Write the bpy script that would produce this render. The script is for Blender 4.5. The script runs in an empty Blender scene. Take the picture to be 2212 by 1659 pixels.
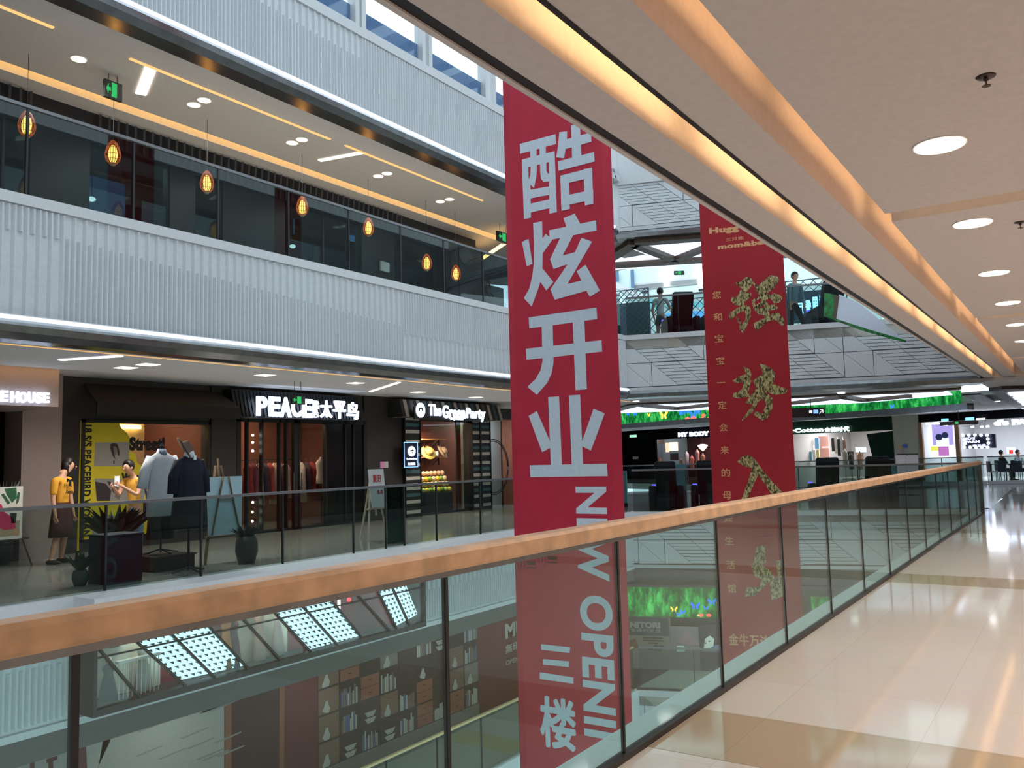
import bpy, math, random
from mathutils import Vector, Matrix
import mathutils.geometry as mgeo
random.seed(7)
SC = bpy.context.scene
COL = SC.collection
# ------------------------------------------------------------------ camera
W, H, F = 2212.0, 1659.0, 1815.0
CX, CY = W / 2, H / 2
EYE = Vector((0, 0, 1.5))
def _axes():
    xd = Vector((2343 - CX, 958 - CY, F)).normalized()
    n = xd.cross(Vector((1, -0.026, 0))).normalized()
    if n.y > 0: n = -n
    return xd, n.cross(xd), n
AX, AY, AZ = _axes()                       # world axes seen in camera coordinates (x right, y down, z forward)
def c2w(v): return Vector((AX.dot(v), AY.dot(v), AZ.dot(v)))
def ray(px, py): return c2w(Vector((px - CX, py - CY, F)))
cam_d = bpy.data.cameras.new('camera'); cam = bpy.data.objects.new('camera', cam_d); COL.objects.link(cam)
cam_d.sensor_width = 36; cam_d.lens = 36 * F / W; cam_d.clip_end = 300
_r, _u, _b = c2w(Vector((1, 0, 0))), c2w(Vector((0, -1, 0))), c2w(Vector((0, 0, -1)))
cam.matrix_world = Matrix(((_r.x, _u.x, _b.x, 0), (_r.y, _u.y, _b.y, 0), (_r.z, _u.z, _b.z, 1.5), (0, 0, 0, 1)))
SC.camera = cam
# ------------------------------------------------------------------ world, exposure
SC.view_settings.view_transform = 'Standard'
SC.view_settings.look = 'None'
SC.view_settings.gamma = 1
SC.view_settings.exposure = 1.08
SC.view_settings.use_curve_mapping = False
wd = bpy.data.worlds.new('daylight'); SC.world = wd; wd.use_nodes = True
wbg = wd.node_tree.nodes['Background']
wbg.inputs[0].default_value = (0.74, 0.90, 1.0, 1); wbg.inputs[1].default_value = 1.0
def area(name, loc, size, power, color, rot=(0, 0, 0), sy=None, shape=None, spread=None):
    l = bpy.data.lights.new(name, 'AREA'); l.energy = power; l.color = color; l.size = size
    if sy: l.shape = 'RECTANGLE'; l.size_y = sy
    if shape: l.shape = shape
    if spread: l.spread = spread
    o = bpy.data.objects.new(name, l); COL.objects.link(o); o.location = loc; o.rotation_euler = rot
    return o
WARM = (1.0, 0.80, 0.58); PINKW = (1.0, 0.88, 0.80)
# ------------------------------------------------------------------ materials
def lin(c):
    return tuple(((x / 255) / 12.92 if x / 255 <= .04045 else ((x / 255 + .055) / 1.055) ** 2.4) for x in c)
MATS = {}
def M(name, c, rough=.6, metal=0, emit=None, es=1.0, noise=0, nscale=20, spec=.5, bump=0, c2=None):
    if name in MATS: return MATS[name]
    m = bpy.data.materials.new(name); m.use_nodes = True; MATS[name] = m
    nt = m.node_tree; b = nt.nodes['Principled BSDF']
    col = lin(c) + (1,)
    b.inputs['Base Color'].default_value = col
    b.inputs['Roughness'].default_value = rough; b.inputs['Metallic'].default_value = metal
    b.inputs['Specular IOR Level'].default_value = spec
    if emit:
        b.inputs['Emission Color'].default_value = lin(emit) + (1,); b.inputs['Emission Strength'].default_value = es
    tc = nt.nodes.new('ShaderNodeTexCoord'); nz = nt.nodes.new('ShaderNodeTexNoise')
    nz.inputs['Scale'].default_value = nscale; nt.links.new(tc.outputs['Object'], nz.inputs['Vector'])
    k = noise if noise else .03
    rp = nt.nodes.new('ShaderNodeValToRGB')
    a = [max(0, x * (1 - k)) for x in col[:3]]; d = [min(1, x * (1 + k)) for x in (lin(c2) if c2 else col[:3])]
    rp.color_ramp.elements[0].position = .35; rp.color_ramp.elements[1].position = .65
    rp.color_ramp.elements[0].color = (*a, 1); rp.color_ramp.elements[1].color = (*d, 1)
    nt.links.new(nz.outputs['Fac'], rp.inputs['Fac']); nt.links.new(rp.outputs['Color'], b.inputs['Base Color'])
    if bump:
        bp = nt.nodes.new('ShaderNodeBump'); bp.inputs['Strength'].default_value = bump; bp.inputs['Distance'].default_value = .01
        nt.links.new(nz.outputs['Fac'], bp.inputs['Height']); nt.links.new(bp.outputs['Normal'], b.inputs['Normal'])
    return m
def E(name, c, s):
    if name in MATS: return MATS[name]
    m = bpy.data.materials.new(name); m.use_nodes = True; MATS[name] = m
    nt = m.node_tree; nt.nodes.clear()
    e = nt.nodes.new('ShaderNodeEmission'); o = nt.nodes.new('ShaderNodeOutputMaterial')
    e.inputs[0].default_value = lin(c) + (1,); e.inputs[1].default_value = s
    nt.links.new(e.outputs[0], o.inputs[0]); return m
def glass(name, tint, refl=1.0, rough=0.0):
    if name in MATS: return MATS[name]
    m = bpy.data.materials.new(name); m.use_nodes = True; MATS[name] = m
    nt = m.node_tree; nt.nodes.clear()
    t = nt.nodes.new('ShaderNodeBsdfTransparent'); g = nt.nodes.new('ShaderNodeBsdfGlossy'); mx = nt.nodes.new('ShaderNodeMixShader')
    lw = nt.nodes.new('ShaderNodeLayerWeight'); lw.inputs['Blend'].default_value = .5
    pw = nt.nodes.new('ShaderNodeMath'); pw.operation = 'POWER'; pw.inputs[1].default_value = 4.2
    mu = nt.nodes.new('ShaderNodeMath'); mu.operation = 'MULTIPLY_ADD'; mu.inputs[1].default_value = .8 * refl; mu.inputs[2].default_value = .035 * refl
    o = nt.nodes.new('ShaderNodeOutputMaterial')
    t.inputs[0].default_value = (*tint, 1); g.inputs['Roughness'].default_value = rough; g.inputs[0].default_value = (.95, 1, .98, 1)
    nt.links.new(lw.outputs['Facing'], pw.inputs[0]); nt.links.new(pw.outputs[0], mu.inputs[0]); nt.links.new(mu.outputs[0], mx.inputs[0])
    nt.links.new(t.outputs[0], mx.inputs[1]); nt.links.new(g.outputs[0], mx.inputs[2]); nt.links.new(mx.outputs[0], o.inputs[0])
    return m
# ------------------------------------------------------------------ frames
class Fr:
    """a plane standing in the place: origin o, u to the right, v up, n towards the viewer's side"""
    def __init__(s, o, u, v=(0, 0, 1)):
        s.o = Vector(o); s.u = Vector(u).normalized(); s.v = Vector(v).normalized(); s.n = s.u.cross(s.v).normalized()
    def w(s, a, b, c=0): return s.o + s.u * a + s.v * b + s.n * c
    def px(s, x, y, c=0):
        d = ray(x, y); o = s.o + s.n * c; t = (o - EYE).dot(s.n) / d.dot(s.n); p = EYE + d * t - s.o
        return p.dot(s.u), p.dot(s.v)
    def P(s, pts, c=0): return [s.px(x, y, c) for x, y in pts]
    def off(s, c): return Fr(s.o + s.n * c, s.u, s.v)
    def a(s, x, b=1.5, c=0): # position along u where image column x crosses height b
        lo = s.px(x, 990, c)[0]; return lo
def crop(ox, oy, sc, pts): return [(ox + x / sc, oy + y / sc) for x, y in pts]
def hz(px): return 958 - .026 * (px - 2343)
def Fr2(xa, da, xb, db):
    A = EYE + ray(xa, hz(xa)) * (da / F); B = EYE + ray(xb, hz(xb)) * (db / F)
    return Fr((A.x, A.y, 0), (B.x - A.x, B.y - A.y, 0))
def FZ(z): # horizontal plane, u = X, v = Y
    return Fr((0, 0, z), (1, 0, 0), (0, 1, 0))
# ------------------------------------------------------------------ mesh building
WM = {}
class MB:
    def __init__(s): s.v = []; s.f = []; s.m = []
    def add(s, vs, fs, mi=0):
        k = len(s.v); s.v += [Vector(p) for p in vs]; s.f += [tuple(i + k for i in f) for f in fs]; s.m += [mi] * len(fs); return s
    def hexa(s, p, mi=0):
        return s.add(p, [(0, 3, 2, 1), (4, 5, 6, 7), (0, 1, 5, 4), (1, 2, 6, 5), (2, 3, 7, 6), (3, 0, 4, 7)], mi)
    def wb(s, x0, y0, z0, x1, y1, z1, mi=0):
        return s.hexa([(x0, y0, z0), (x1, y0, z0), (x1, y1, z0), (x0, y1, z0), (x0, y0, z1), (x1, y0, z1), (x1, y1, z1), (x0, y1, z1)], mi)
    def fb(s, fr, a0, b0, a1, b1, c0=0, c1=.02, mi=0):
        return s.hexa([fr.w(a0, b0, c0), fr.w(a1, b0, c0), fr.w(a1, b1, c0), fr.w(a0, b1, c0), fr.w(a0, b0, c1), fr.w(a1, b0, c1), fr.w(a1, b1, c1), fr.w(a0, b1, c1)], mi)
    def poly(s, fr, pts, c0=0, c1=.01, mi=0):
        ar = sum(pts[i][0] * pts[(i + 1) % len(pts)][1] - pts[(i + 1) % len(pts)][0] * pts[i][1] for i in range(len(pts)))
        if ar < 0: pts = pts[::-1]
        n = len(pts); vs = [fr.w(a, b, c0) for a, b in pts] + [fr.w(a, b, c1) for a, b in pts]
        fs = [tuple(range(n))[::-1], tuple(range(n, 2 * n))] + [(i, (i + 1) % n, n + (i + 1) % n, n + i) for i in range(n)]
        return s.add(vs, fs, mi)
    def bar(s, a, b, w, h=None, mi=0, up=(0, 0, 1)):
        a = Vector(a); b = Vector(b); d = (b - a).normalized(); up = Vector(up)
        if abs(d.dot(up)) > .98: up = Vector((1, 0, 0))
        x = d.cross(up).normalized(); y = x.cross(d).normalized(); h = h or w
        q = [(-w / 2, -h / 2), (w / 2, -h / 2), (w / 2, h / 2), (-w / 2, h / 2)]
        return s.hexa([a + x * i + y * j for i, j in q] + [b + x * i + y * j for i, j in q], mi)
    def tube(s, pts, r, n=8, mi=0, cap=True):
        pts = [Vector(p) for p in pts]; N = len(pts); r = r if isinstance(r, (list, tuple)) else [r] * N
        k = len(s.v); ux = None
        for i, p in enumerate(pts):
            d = (pts[min(i + 1, N - 1)] - pts[max(i - 1, 0)]).normalized()
            if ux is None: ux = d.orthogonal().normalized()
            ux = (ux - d * ux.dot(d)).normalized(); uy = d.cross(ux)
            rr = r[i] if isinstance(r[i], tuple) else (r[i], r[i])
            for j in range(n):
                t = 2 * math.pi * j / n; s.v.append(p + ux * (math.cos(t) * rr[0]) + uy * (math.sin(t) * rr[1]))
        for i in range(N - 1):
            for j in range(n):
                s.f.append((k + i * n + j, k + i * n + (j + 1) % n, k + (i + 1) * n + (j + 1) % n, k + (i + 1) * n + j)); s.m.append(mi)
        if cap:
            s.f.append(tuple(k + j for j in range(n))[::-1]); s.m.append(mi)
            s.f.append(tuple(k + (N - 1) * n + j for j in range(n))); s.m.append(mi)
        return s
    def lathe(s, c, prof, n=16, mi=0, sx=1, sy=1):
        k = len(s.v); c = Vector(c)
        for r, z in prof:
            for j in range(n):
                t = 2 * math.pi * j / n; s.v.append(c + Vector((math.cos(t) * r * sx, math.sin(t) * r * sy, z)))
        for i in range(len(prof) - 1):
            for j in range(n):
                s.f.append((k + i * n + j, k + i * n + (j + 1) % n, k + (i + 1) * n + (j + 1) % n, k + (i + 1) * n + j)); s.m.append(mi)
        s.f.append(tuple(k + j for j in range(n))[::-1]); s.m.append(mi)
        s.f.append(tuple(k + (len(prof) - 1) * n + j for j in range(n))); s.m.append(mi)
        return s
    def ball(s, c, r, n=12, mi=0, sx=1, sy=1, sz=1):
        m = max(5, n // 2); return s.lathe(c, [(max(1e-4, r * math.sin(math.pi * i / m)), -r * sz * math.cos(math.pi * i / m)) for i in range(m + 1)], n, mi, sx, sy)
    def build(s, name, mats, parent=None, smooth=False, bevel=0, local=False):
        me = bpy.data.meshes.new(name)
        mats = mats if isinstance(mats, (list, tuple)) else [mats]
        inv = WM[parent.name].inverted() if (parent is not None and not local) else Matrix()
        # a top-level mesh gets its origin at its own base
        o = bpy.data.objects.new(name, me)
        if parent is None and s.v:
            xs = [p.x for p in s.v]; ys = [p.y for p in s.v]; zs = [p.z for p in s.v]
            org = Vector(((min(xs) + max(xs)) / 2, (min(ys) + max(ys)) / 2, min(zs))); o.location = org; inv = Matrix.Translation(-org)
        me.from_pydata([tuple(inv @ p) for p in s.v], [], s.f)
        for i, m in enumerate(mats): me.materials.append(m)
        for p, mi in zip(me.polygons, s.m):
            p.material_index = mi; p.use_smooth = smooth
        me.validate(); me.update()
        COL.objects.link(o)
        if parent is not None:
            o.parent = parent; WM[o.name] = WM[parent.name].copy()
        else: WM[o.name] = Matrix.Translation(o.location)
        if bevel:
            bv = o.modifiers.new('bevel', 'BEVEL'); bv.width = bevel; bv.segments = 2; bv.limit_method = 'ANGLE'
        return o
def tag(o, label=None, cat=None, group=None, kind=None):
    if label: o['label'] = label
    if cat: o['category'] = cat
    if group: o['group'] = group
    if kind: o['kind'] = kind
    return o
def struct(name, mb, mats, **k): return tag(mb.build(name, mats, **k), kind='structure')
def thing(name, label, cat, loc=(0, 0, 0), rz=0, group=None):
    o = bpy.data.objects.new(name, None); COL.objects.link(o); o.location = loc; o.rotation_euler = (0, 0, rz); o.empty_display_size = .1
    WM[o.name] = Matrix.Translation(Vector(loc)) @ Matrix.Rotation(rz, 4, 'Z')
    return tag(o, label, cat, group)
def kids(o): return [c for c in COL.objects if c.parent == o]
def dup(o, loc=None, rz=None, label=None, parent=None, sc=None):
    cs = kids(o)
    c = o.copy(); COL.objects.link(c); c.parent = parent
    if loc is not None: c.location = loc
    if rz is not None: c.rotation_euler = (0, 0, rz)
    if sc is not None: c.scale = (sc, sc, sc)
    if label: c['label'] = label
    for k in cs: dup(k, parent=c)
    return c
def _emit(vs, fs, mb, fr, a0, b0, a1, b1, c, depth, rot, mi, ref, pad):
    x0 = min(v[0] for v in ref) - pad; x1 = max(v[0] for v in ref) + pad; y0 = min(v[1] for v in ref) - pad; y1 = max(v[1] for v in ref) + pad
    kx = (a1 - a0) / max(1e-6, x1 - x0); ky = (b1 - b0) / max(1e-6, y1 - y0)
    P = [(a0 + (x - x0) * kx, b0 + (y - y0) * ky) for x, y in vs]; n = len(P); k = len(mb.v); cnt = {}
    mb.v += [fr.w(a, b, c + depth) for a, b in P] + [fr.w(a, b, c) for a, b in P]
    for f in fs:
        A, B, C = (Vector((*P[i], 0)) for i in f[:3]); f = f if (B - A).cross(C - A).z >= 0 else f[::-1]
        mb.f.append(tuple(k + i for i in f)); mb.m.append(mi)
        for i in range(len(f)): cnt[(f[i], f[(i + 1) % len(f)])] = 1
    for (i, j) in cnt:
        if (j, i) not in cnt: mb.f.append((k + i, k + n + i, k + n + j, k + j)); mb.m.append(mi)
def text(s, fr, a0, b0, a1, b1, c=0, depth=.01, bold=.03, rot=0, shear=0, mb=None, mi=0, keep=None):
    """lettering fitted into the rectangle a0,b0 - a1,b1 of a frame; rot in quarter turns clockwise"""
    cjk = any(ord(q) > 0x2e80 for q in s); cb = min(bold, .03)
    if cjk: bold = 0
    cu = bpy.data.curves.new('t', 'FONT'); cu.body = s; cu.size = 1; cu.offset = bold; cu.extrude = 0; cu.resolution_u = 6; cu.space_character = 1.07; cu.shear = shear
    o = bpy.data.objects.new('t', cu); COL.objects.link(o)
    dg = bpy.context.evaluated_depsgraph_get(); me = bpy.data.meshes.new_from_object(o.evaluated_get(dg))
    vs = [(v.co.x, v.co.y) for v in me.vertices]; fs = [tuple(p.vertices) for p in me.polygons]
    COL.objects.unlink(o); bpy.data.objects.remove(o); bpy.data.curves.remove(cu); bpy.data.meshes.remove(me)
    mb = mb or MB()
    if not vs: return mb
    if cjk:                                # thicken by laying shifted copies, each a hair in front of the last
        bb = max(max(v[0] for v in vs) - min(v[0] for v in vs), .5) / max(1, len(s))
        for q in range(9 if cb > .012 else 5):
            dx, dy = (0, 0) if q == 0 else (math.cos(q * math.pi / (4 if cb > .012 else 2)) * cb * bb, math.sin(q * math.pi / (4 if cb > .012 else 2)) * cb * bb)
            _emit([(x + dx, y + dy) for x, y in vs], fs, mb, fr, a0, b0, a1, b1, c, depth + q * .0003, rot, mi, vs, cb * bb)
        return mb
    for _ in range(rot): vs = [(y, -x) for x, y in vs]
    x0 = min(v[0] for v in vs); x1 = max(v[0] for v in vs); y0 = min(v[1] for v in vs); y1 = max(v[1] for v in vs)
    kx = (a1 - a0) / max(1e-6, x1 - x0); ky = (b1 - b0) / max(1e-6, y1 - y0)
    P = [(a0 + (x - x0) * kx, b0 + (y - y0) * ky) for x, y in vs]
    n = len(P); k = len(mb.v)
    mb.v += [fr.w(a, b, c + depth) for a, b in P] + [fr.w(a, b, c) for a, b in P]
    cnt = {}
    for f in fs:
        A, B, C = (Vector((*P[i], 0)) for i in f[:3]); nn = (B - A).cross(C - A).z
        f = f if nn >= 0 else f[::-1]
        mb.f.append(tuple(k + i for i in f)); mb.m.append(mi); mb.f.append(tuple(k + n + i for i in f[::-1])); mb.m.append(mi)
        for i in range(len(f)):
            e = (f[i], f[(i + 1) % len(f)]); cnt[e] = cnt.get(e, 0) + 1
    for (i, j) in list(cnt):
        if (j, i) not in cnt: mb.f.append((k + i, k + n + i, k + n + j, k + j)); mb.m.append(mi)
    return mb
def tpx(s, fr, x0, y0, x1, y1, **k):
    a0, b0 = fr.px(x0, y1, k.get('c', 0)); a1, b1 = fr.px(x1, y0, k.get('c', 0)); return text(s, fr, a0, b0, a1, b1, **k)
def skin(name, pts, edges, mat, parent, sub=2, root=0):
    """a continuous limbed surface grown on a skeleton; pts = (x, y, z, rx, ry) in the parent's own coordinates"""
    me = bpy.data.meshes.new(name); me.from_pydata([p[:3] for p in pts], edges, []); me.materials.append(mat)
    o = bpy.data.objects.new(name, me); COL.objects.link(o); o.parent = parent; WM[o.name] = WM[parent.name].copy()
    sk = o.modifiers.new('skin', 'SKIN'); sk.use_smooth_shade = True; sk.branch_smoothing = .6
    for i, d in enumerate(me.skin_vertices[0].data):
        d.radius = (pts[i][3], pts[i][4] if len(pts[i]) > 4 else pts[i][3]); d.use_root = (i == root)
    ss = o.modifiers.new('sub', 'SUBSURF'); ss.levels = sub; ss.render_levels = sub
    return o
# ------------------------------------------------------------------ materials used by the building
m_white = M('white_panel', (208, 211, 214), .55)
m_cap = M('pale_cap', (205, 206, 208), .45)
m_ceil = M('plaster_ceiling', (206, 196, 192), .85)
m_ceil2 = M('plaster_grey', (205, 203, 202), .85)
m_steel = M('brushed_steel', (120, 122, 124), .22, .9, noise=.12, nscale=6)
m_dark = M('dark_metal', (24, 24, 27), .45)
m_black = M('black', (9, 10, 12), .5)
m_led = E('led_white', (225, 240, 255), 1.5)
m_warm = E('led_warm', (255, 196, 110), 5.0)
m_warm2 = E('led_warm_soft', (255, 188, 112), 2.0)
m_lamp = E('lamp_disc', (255, 232, 200), 1.6)
m_lamp2 = E('lamp_disc_cool', (245, 248, 255), 3.5)
m_gnear = glass('balustrade_glass', (.755, .885, .86), .9)
m_gopp = glass('balustrade_glass_far', (.68, .75, .74), .55)
m_gdark = glass('balustrade_glass_dark', (.50, .60, .62), .8)
m_gshop = glass('shop_glass', (.92, .94, .94), .8)
m_timber = M('oak_handrail', (208, 168, 130), .38, noise=.16, nscale=9)
m_rail = M('steel_handrail', (120, 120, 122), .35, .6)
m_groove = M('panel_joint', (95, 98, 102), .8)

def floor_mat(name, a, b, rough, band=None):
    m = bpy.data.materials.new(name); m.use_nodes = True; nt = m.node_tree; bs = nt.nodes['Principled BSDF']
    g = nt.nodes.new('ShaderNodeNewGeometry'); br = nt.nodes.new('ShaderNodeTexBrick')
    br.offset = 0; br.inputs['Scale'].default_value = 1; br.inputs['Mortar Size'].default_value = .0022
    br.inputs['Brick Width'].default_value = .8; br.inputs['Row Height'].default_value = .8
    br.inputs['Color1'].default_value = lin(a) + (1,); br.inputs['Color2'].default_value = lin(b) + (1,)
    br.inputs['Mortar'].default_value = lin([x * .93 for x in b]) + (1,)
    nt.links.new(g.outputs['Position'], br.inputs['Vector'])
    nz = nt.nodes.new('ShaderNodeTexNoise'); nz.inputs['Scale'].default_value = 2.5; nz.inputs['Detail'].default_value = 5
    nt.links.new(g.outputs['Position'], nz.inputs['Vector'])
    mx = nt.nodes.new('ShaderNodeMix'); mx.data_type = 'RGBA'; mx.blend_type = 'MULTIPLY'; mx.inputs['Factor'].default_value = .12
    nt.links.new(br.outputs['Color'], mx.inputs['A']); nt.links.new(nz.outputs['Color'], mx.inputs['B'])
    nt.links.new(mx.outputs['Result'], bs.inputs['Base Color'])
    bs.inputs['Roughness'].default_value = rough; bs.inputs['Specular IOR Level'].default_value = .6
    return m
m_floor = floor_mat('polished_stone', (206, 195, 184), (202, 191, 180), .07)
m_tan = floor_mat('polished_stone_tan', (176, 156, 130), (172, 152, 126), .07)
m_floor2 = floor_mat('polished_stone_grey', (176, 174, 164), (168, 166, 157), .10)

YN = 2.0; YO = 10.1
OW = lambda y: Fr((0, y, 0), (1, 0, 0))
K = Vector((20.42, 10.1, 0)); FW = Fr(K, (2.8, -8.1, 0))
KE = FW.w(8.57, 0)                         # where the far wall meets the near walkway
GB = Fr2(1345, 46, 2085, 29)
SH = Fr2(1345, 54, 2212, 36)
RL = Fr2(1345, 34, 2212, 33)

# ---- near walkway: floor, ledge, fascia
mb = MB(); mb.wb(-7, YN + .03, -.35, KE.x + .4, YN + .22, .0); struct('trim_2', mb, m_cap)
mb = MB(); mb.wb(-7, -4.2, -.35, 33.5, YN + .03, 0)
struct('floor', mb, m_floor)
mb = MB()
for x in (-2.3, 4.08, 10.35, 16.6, 22.9, 29.1): mb.wb(x, -4.2, -.001, x + .75, YN - .03, .0015)
struct('trim_1', mb, m_tan)
mb = MB(); mb.wb(-7, YN + .2, -1.6, KE.x + .4, YN + .26, -.02); mb.wb(-7, YN - 2, -1.75, KE.x + .4, YN + .24, -1.6)
struct('trim_2', mb, m_white)
# ---- near ceiling with its two light slots
def slab(mb, y0, y1, x0=-7, x1=23.4, z=3.15, t=.13): mb.wb(x0, y0, z, x1, y1, z + t)
mb = MB()
mb.wb(-7, 1.69, 3.15, 23.9, 1.90, 3.52); mb.wb(-7, 1.965, 3.15, 23.9, 1.995, 3.52)
slab(mb, 1.25, 1.50, t=.05); mb.wb(23.3, .9, 3.15, 23.55, 1.995, 3.56)
mb.wb(-7, 1.25, 3.20, 23.4, 1.27, 3.52); mb.wb(-7, 1.0, 3.52, 23.9, 1.995, 3.56)
# inner ceiling, cut by cross troughs
xs = [(-7, .18), (.46, 6.3), (6.56, 12.25), (12.5, 18.35), (18.6, 23.4)]
for a, b in xs: slab(mb, -4.2, 1.05, a, b, t=.09); mb.wb(a, 1.03, 3.24, b, 1.05, 3.30)
for a, b in ((.18, .46), (6.3, 6.56), (12.25, 12.5), (18.35, 18.6)): mb.wb(a, -4.2, 3.24, b, 1.05, 3.28)
mb.wb(-7, -4.2, 3.54, 23.9, 1.04, 3.58)
struct('ceiling', mb, m_ceil)
mb = MB(); mb.wb(-7, 1.90, 3.16, 23.9, 1.965, 3.2); mb.wb(-7, 1.498, 3.145, 23.3, 1.522, 3.215)
struct('trim_3', mb, m_dark)
mb = MB(); mb.wb(-7, -4.35, 0, 60, -4.2, 4.6)
struct('wall_right', mb, M('beige_wall', (196, 180, 166), .6))
# notches where the cross troughs meet the long one
# LED tubes lying hidden on the lips of the slots
def led_run(x0, x1, y, z, L, gap, label, col, power, w=.05):
    t = thing('cove_light', label, 'cove light', ((x0 + x1) / 2, y, z))
    x = x0; i = 0
    while x < x1:
        MB().wb(x, y - .012, z, min(x + L, x1), y + .012, z + .02).build('light_tube', col, t)
        x += L + gap
    return t
led_run(-3, 22.8, 1.455, 3.21, 1.5, .36, 'warm light tubes laid end to end in the dark edged slot above the balustrade', E('tube_warm', (255, 212, 150), 13), 0)
led_run(-3, 22.8, .985, 3.285, 2.2, .30, 'warm light tubes hidden in the broad trough beside the round downlights', E('tube_warm_b', (255, 200, 140), 9), 0)
for i, (a, lab) in enumerate(((.2, 'warm tubes in the cross trough over the camera end of the walkway'), (6.32, 'warm tubes in the cross trough nearest the large round downlight'), (12.27, 'warm tubes in the second cross trough down the walkway'), (18.37, 'warm tubes in the last cross trough of the walkway'))):
    t = thing('cove_light', lab, 'cove light', (a, -1, 3.3))
    MB().wb(a - .02, -4.1, 3.225, a + .22, 1.0, 3.235).build('light_diffuser', E('tube_cross', (255, 214, 160), .42), t)
# ---- round downlights and sprinklers in the near ceiling
def downlight(name, lab, x, y, z, r, mat, group, power, col):
    t = thing(name, lab, 'downlight', (x, y, z), 0, group)
    MB().lathe((x, y, z), [(r * .98, -.004), (r * 1.06, -.008), (r * 1.06, .0), (r * .98, .02)], 28).build('rim', M('white_rim', (240, 238, 232), .4), t, smooth=True)
    MB().lathe((x, y, z), [(r * .97, -.013), (r * .97, -.006)], 28).build('diffuser', mat, t)
    MB().lathe((x, y, z), [(r * .3, -.024), (r * .42, -.012)], 16).build('lamp', E('lamp_core', (255, 240, 214), 14), t)
    if power: area('downlight_lamp', (x, y, z - .03), r * 1.6, power, col, shape='DISK', spread=2.6)
    return t
nd = [(5.03, .54, 'large round downlight in the walkway ceiling, nearest the camera'), (6.98, .57, 'round downlight just beyond the cross trough of the walkway ceiling'),
      (9.15, .60, 'third round downlight along the walkway ceiling'), (11.2, .62, 'fourth round downlight, near the second cross trough'), (13.3, .65, 'round downlight just beyond the second cross trough'),
      (15.5, .68, 'far small round downlight near the end of the walkway ceiling')]
for x, y, lab in nd: downlight('downlight', lab, x, y, 3.15, .13, m_lamp, 'round downlights of the near walkway', 11, (1, .93, .87))
for x in (-1.5, 1.2, 3.4, 5.5, 8, 11, 14, 18, 22): area('walkway_fill', (x, -2.4, 3.12), .3, 20, (1, .93, .88), shape='DISK', spread=2.6)  # unseen row without fixtures, added to brighten the walkway
def sprinkler(x, y, z, lab):
    t = thing('fire_sprinkler', lab, 'sprinkler', (x, y, z), 0, 'sprinkler heads')
    MB().lathe((x, y, z), [(.012, -.012), (.038, -.006), (.042, 0)], 20).build('escutcheon', M('sprinkler_chrome', (70, 62, 56), .3, .8), t, smooth=True)
    mb = MB(); mb.tube([(x, y, z), (x, y, z - .02)], .011)
    for s in (-1, 1): mb.tube([(x + s * .006, y, z - .014), (x + s * .016, y, z - .026), (x + s * .004, y, z - .042)], .0022, 5)
    mb.build('frame_arms', M('sprinkler_bronze', (66, 44, 36), .4, .6), t, smooth=True)
    MB().lathe((x, y, z - .046), [(.018, 0), (.018, .003), (.004, .006)], 12).build('deflector', MATS['sprinkler_bronze'], t)
sprinkler(4.22, .25, 3.15, 'dark sprinkler head above the large round downlight')
sprinkler(7.2, .28, 3.15, 'dark sprinkler head at the right edge beyond the cross trough')

# ---- near balustrade
bal = thing('glass_balustrade', 'clear glass balustrade with oak handrail along the polished walkway', 'balustrade', (9, YN, 0))
x = 3.86 - 1.385 * 4
while x < 21.5:
    x1 = min(x + 1.385, 21.62)
    MB().wb(x + .006, YN - .006, .02, x1 - .006, YN + .006, 1.09).build('glass_panel', m_gnear, bal)
    MB().wb(x1 - .009, YN - .009, .02, x1 + .009, YN + .009, 1.09).build('joint', m_dark, bal)
    x = x1
    if x1 >= 21.6: break
mb = MB(); mb.poly(Fr((-1.68, YN, 0), (0, 1, 0)), [(-.043, 1.095), (.043, 1.095), (.047, 1.105), (.047, 1.155), (.038, 1.17), (-.038, 1.17), (-.047, 1.155), (-.047, 1.105)], 0, 23.3)
mb.build('handrail', m_timber, bal)
MB().wb(-1.68, YN - .02, 1.07, 21.62, YN + .02, 1.095).build('rail_channel', m_steel, bal)
MB().wb(-1.68, YN - .025, 0, 21.62, YN + .025, .03).build('base_channel', M('bronze_channel', (58, 52, 50), .4, .6), bal)
MB().wb(21.60, YN - .04, 0, 21.68, YN + .04, 1.18).build('end_post', m_steel, bal)

# ---- opposite wing
OX0, OX1 = -6, 20.42
def fluted(y, z0, z1, x0, x1, zone, step=.07):
    """white corrugated fascia: thin ribs on a flat panel, every second one stopping at the line zone(x)"""
    mb = MB(); mb.wb(x0, y, z0, x1, y + .12, z1)
    i = 0; x = x0 + .02
    while x < x1 - .04:
        lo, hi, bz = zone(x)                # lo: ribs below the line? hi: fine ribs above?
        segs = []
        wide = (i % 2 == 0)
        if wide: segs.append((z0 + .05, z1 - .02))
        else:
            if lo: segs.append((z0 + .05, bz))
            if hi: segs.append((bz, z1 - .02))
        for a, b in segs:
            mb.add([(x, y, a), (x + .022, y - .048, a), (x + .034, y - .048, a), (x + .05, y, a), (x, y, b), (x + .022, y - .048, b), (x + .034, y - .048, b), (x + .05, y, b)],
                   [(0, 1, 5, 4), (1, 2, 6, 5), (2, 3, 7, 6), (4, 5, 6, 7), (3, 2, 1, 0)])
        i += 1; x += step
    return mb
def zone4(x):
    if x < 5.28: return (0, 1, 4.28)
    if x < 11.42: return (1, 0, 4.30 - (x - 5.3) * .06)
    return (0, 1, 3.80)
def zone5(x):
    if x < 4.3: return (0, 1, 8.5)
    if x < 10.45: return (1, 0, 8.75 - (x - 5) * .03)
    return (1, 1, 8.3)
def zone3(x):
    if x < 5.5: return (1, 0, -.75)
    return (1, 0, -.85)
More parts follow.
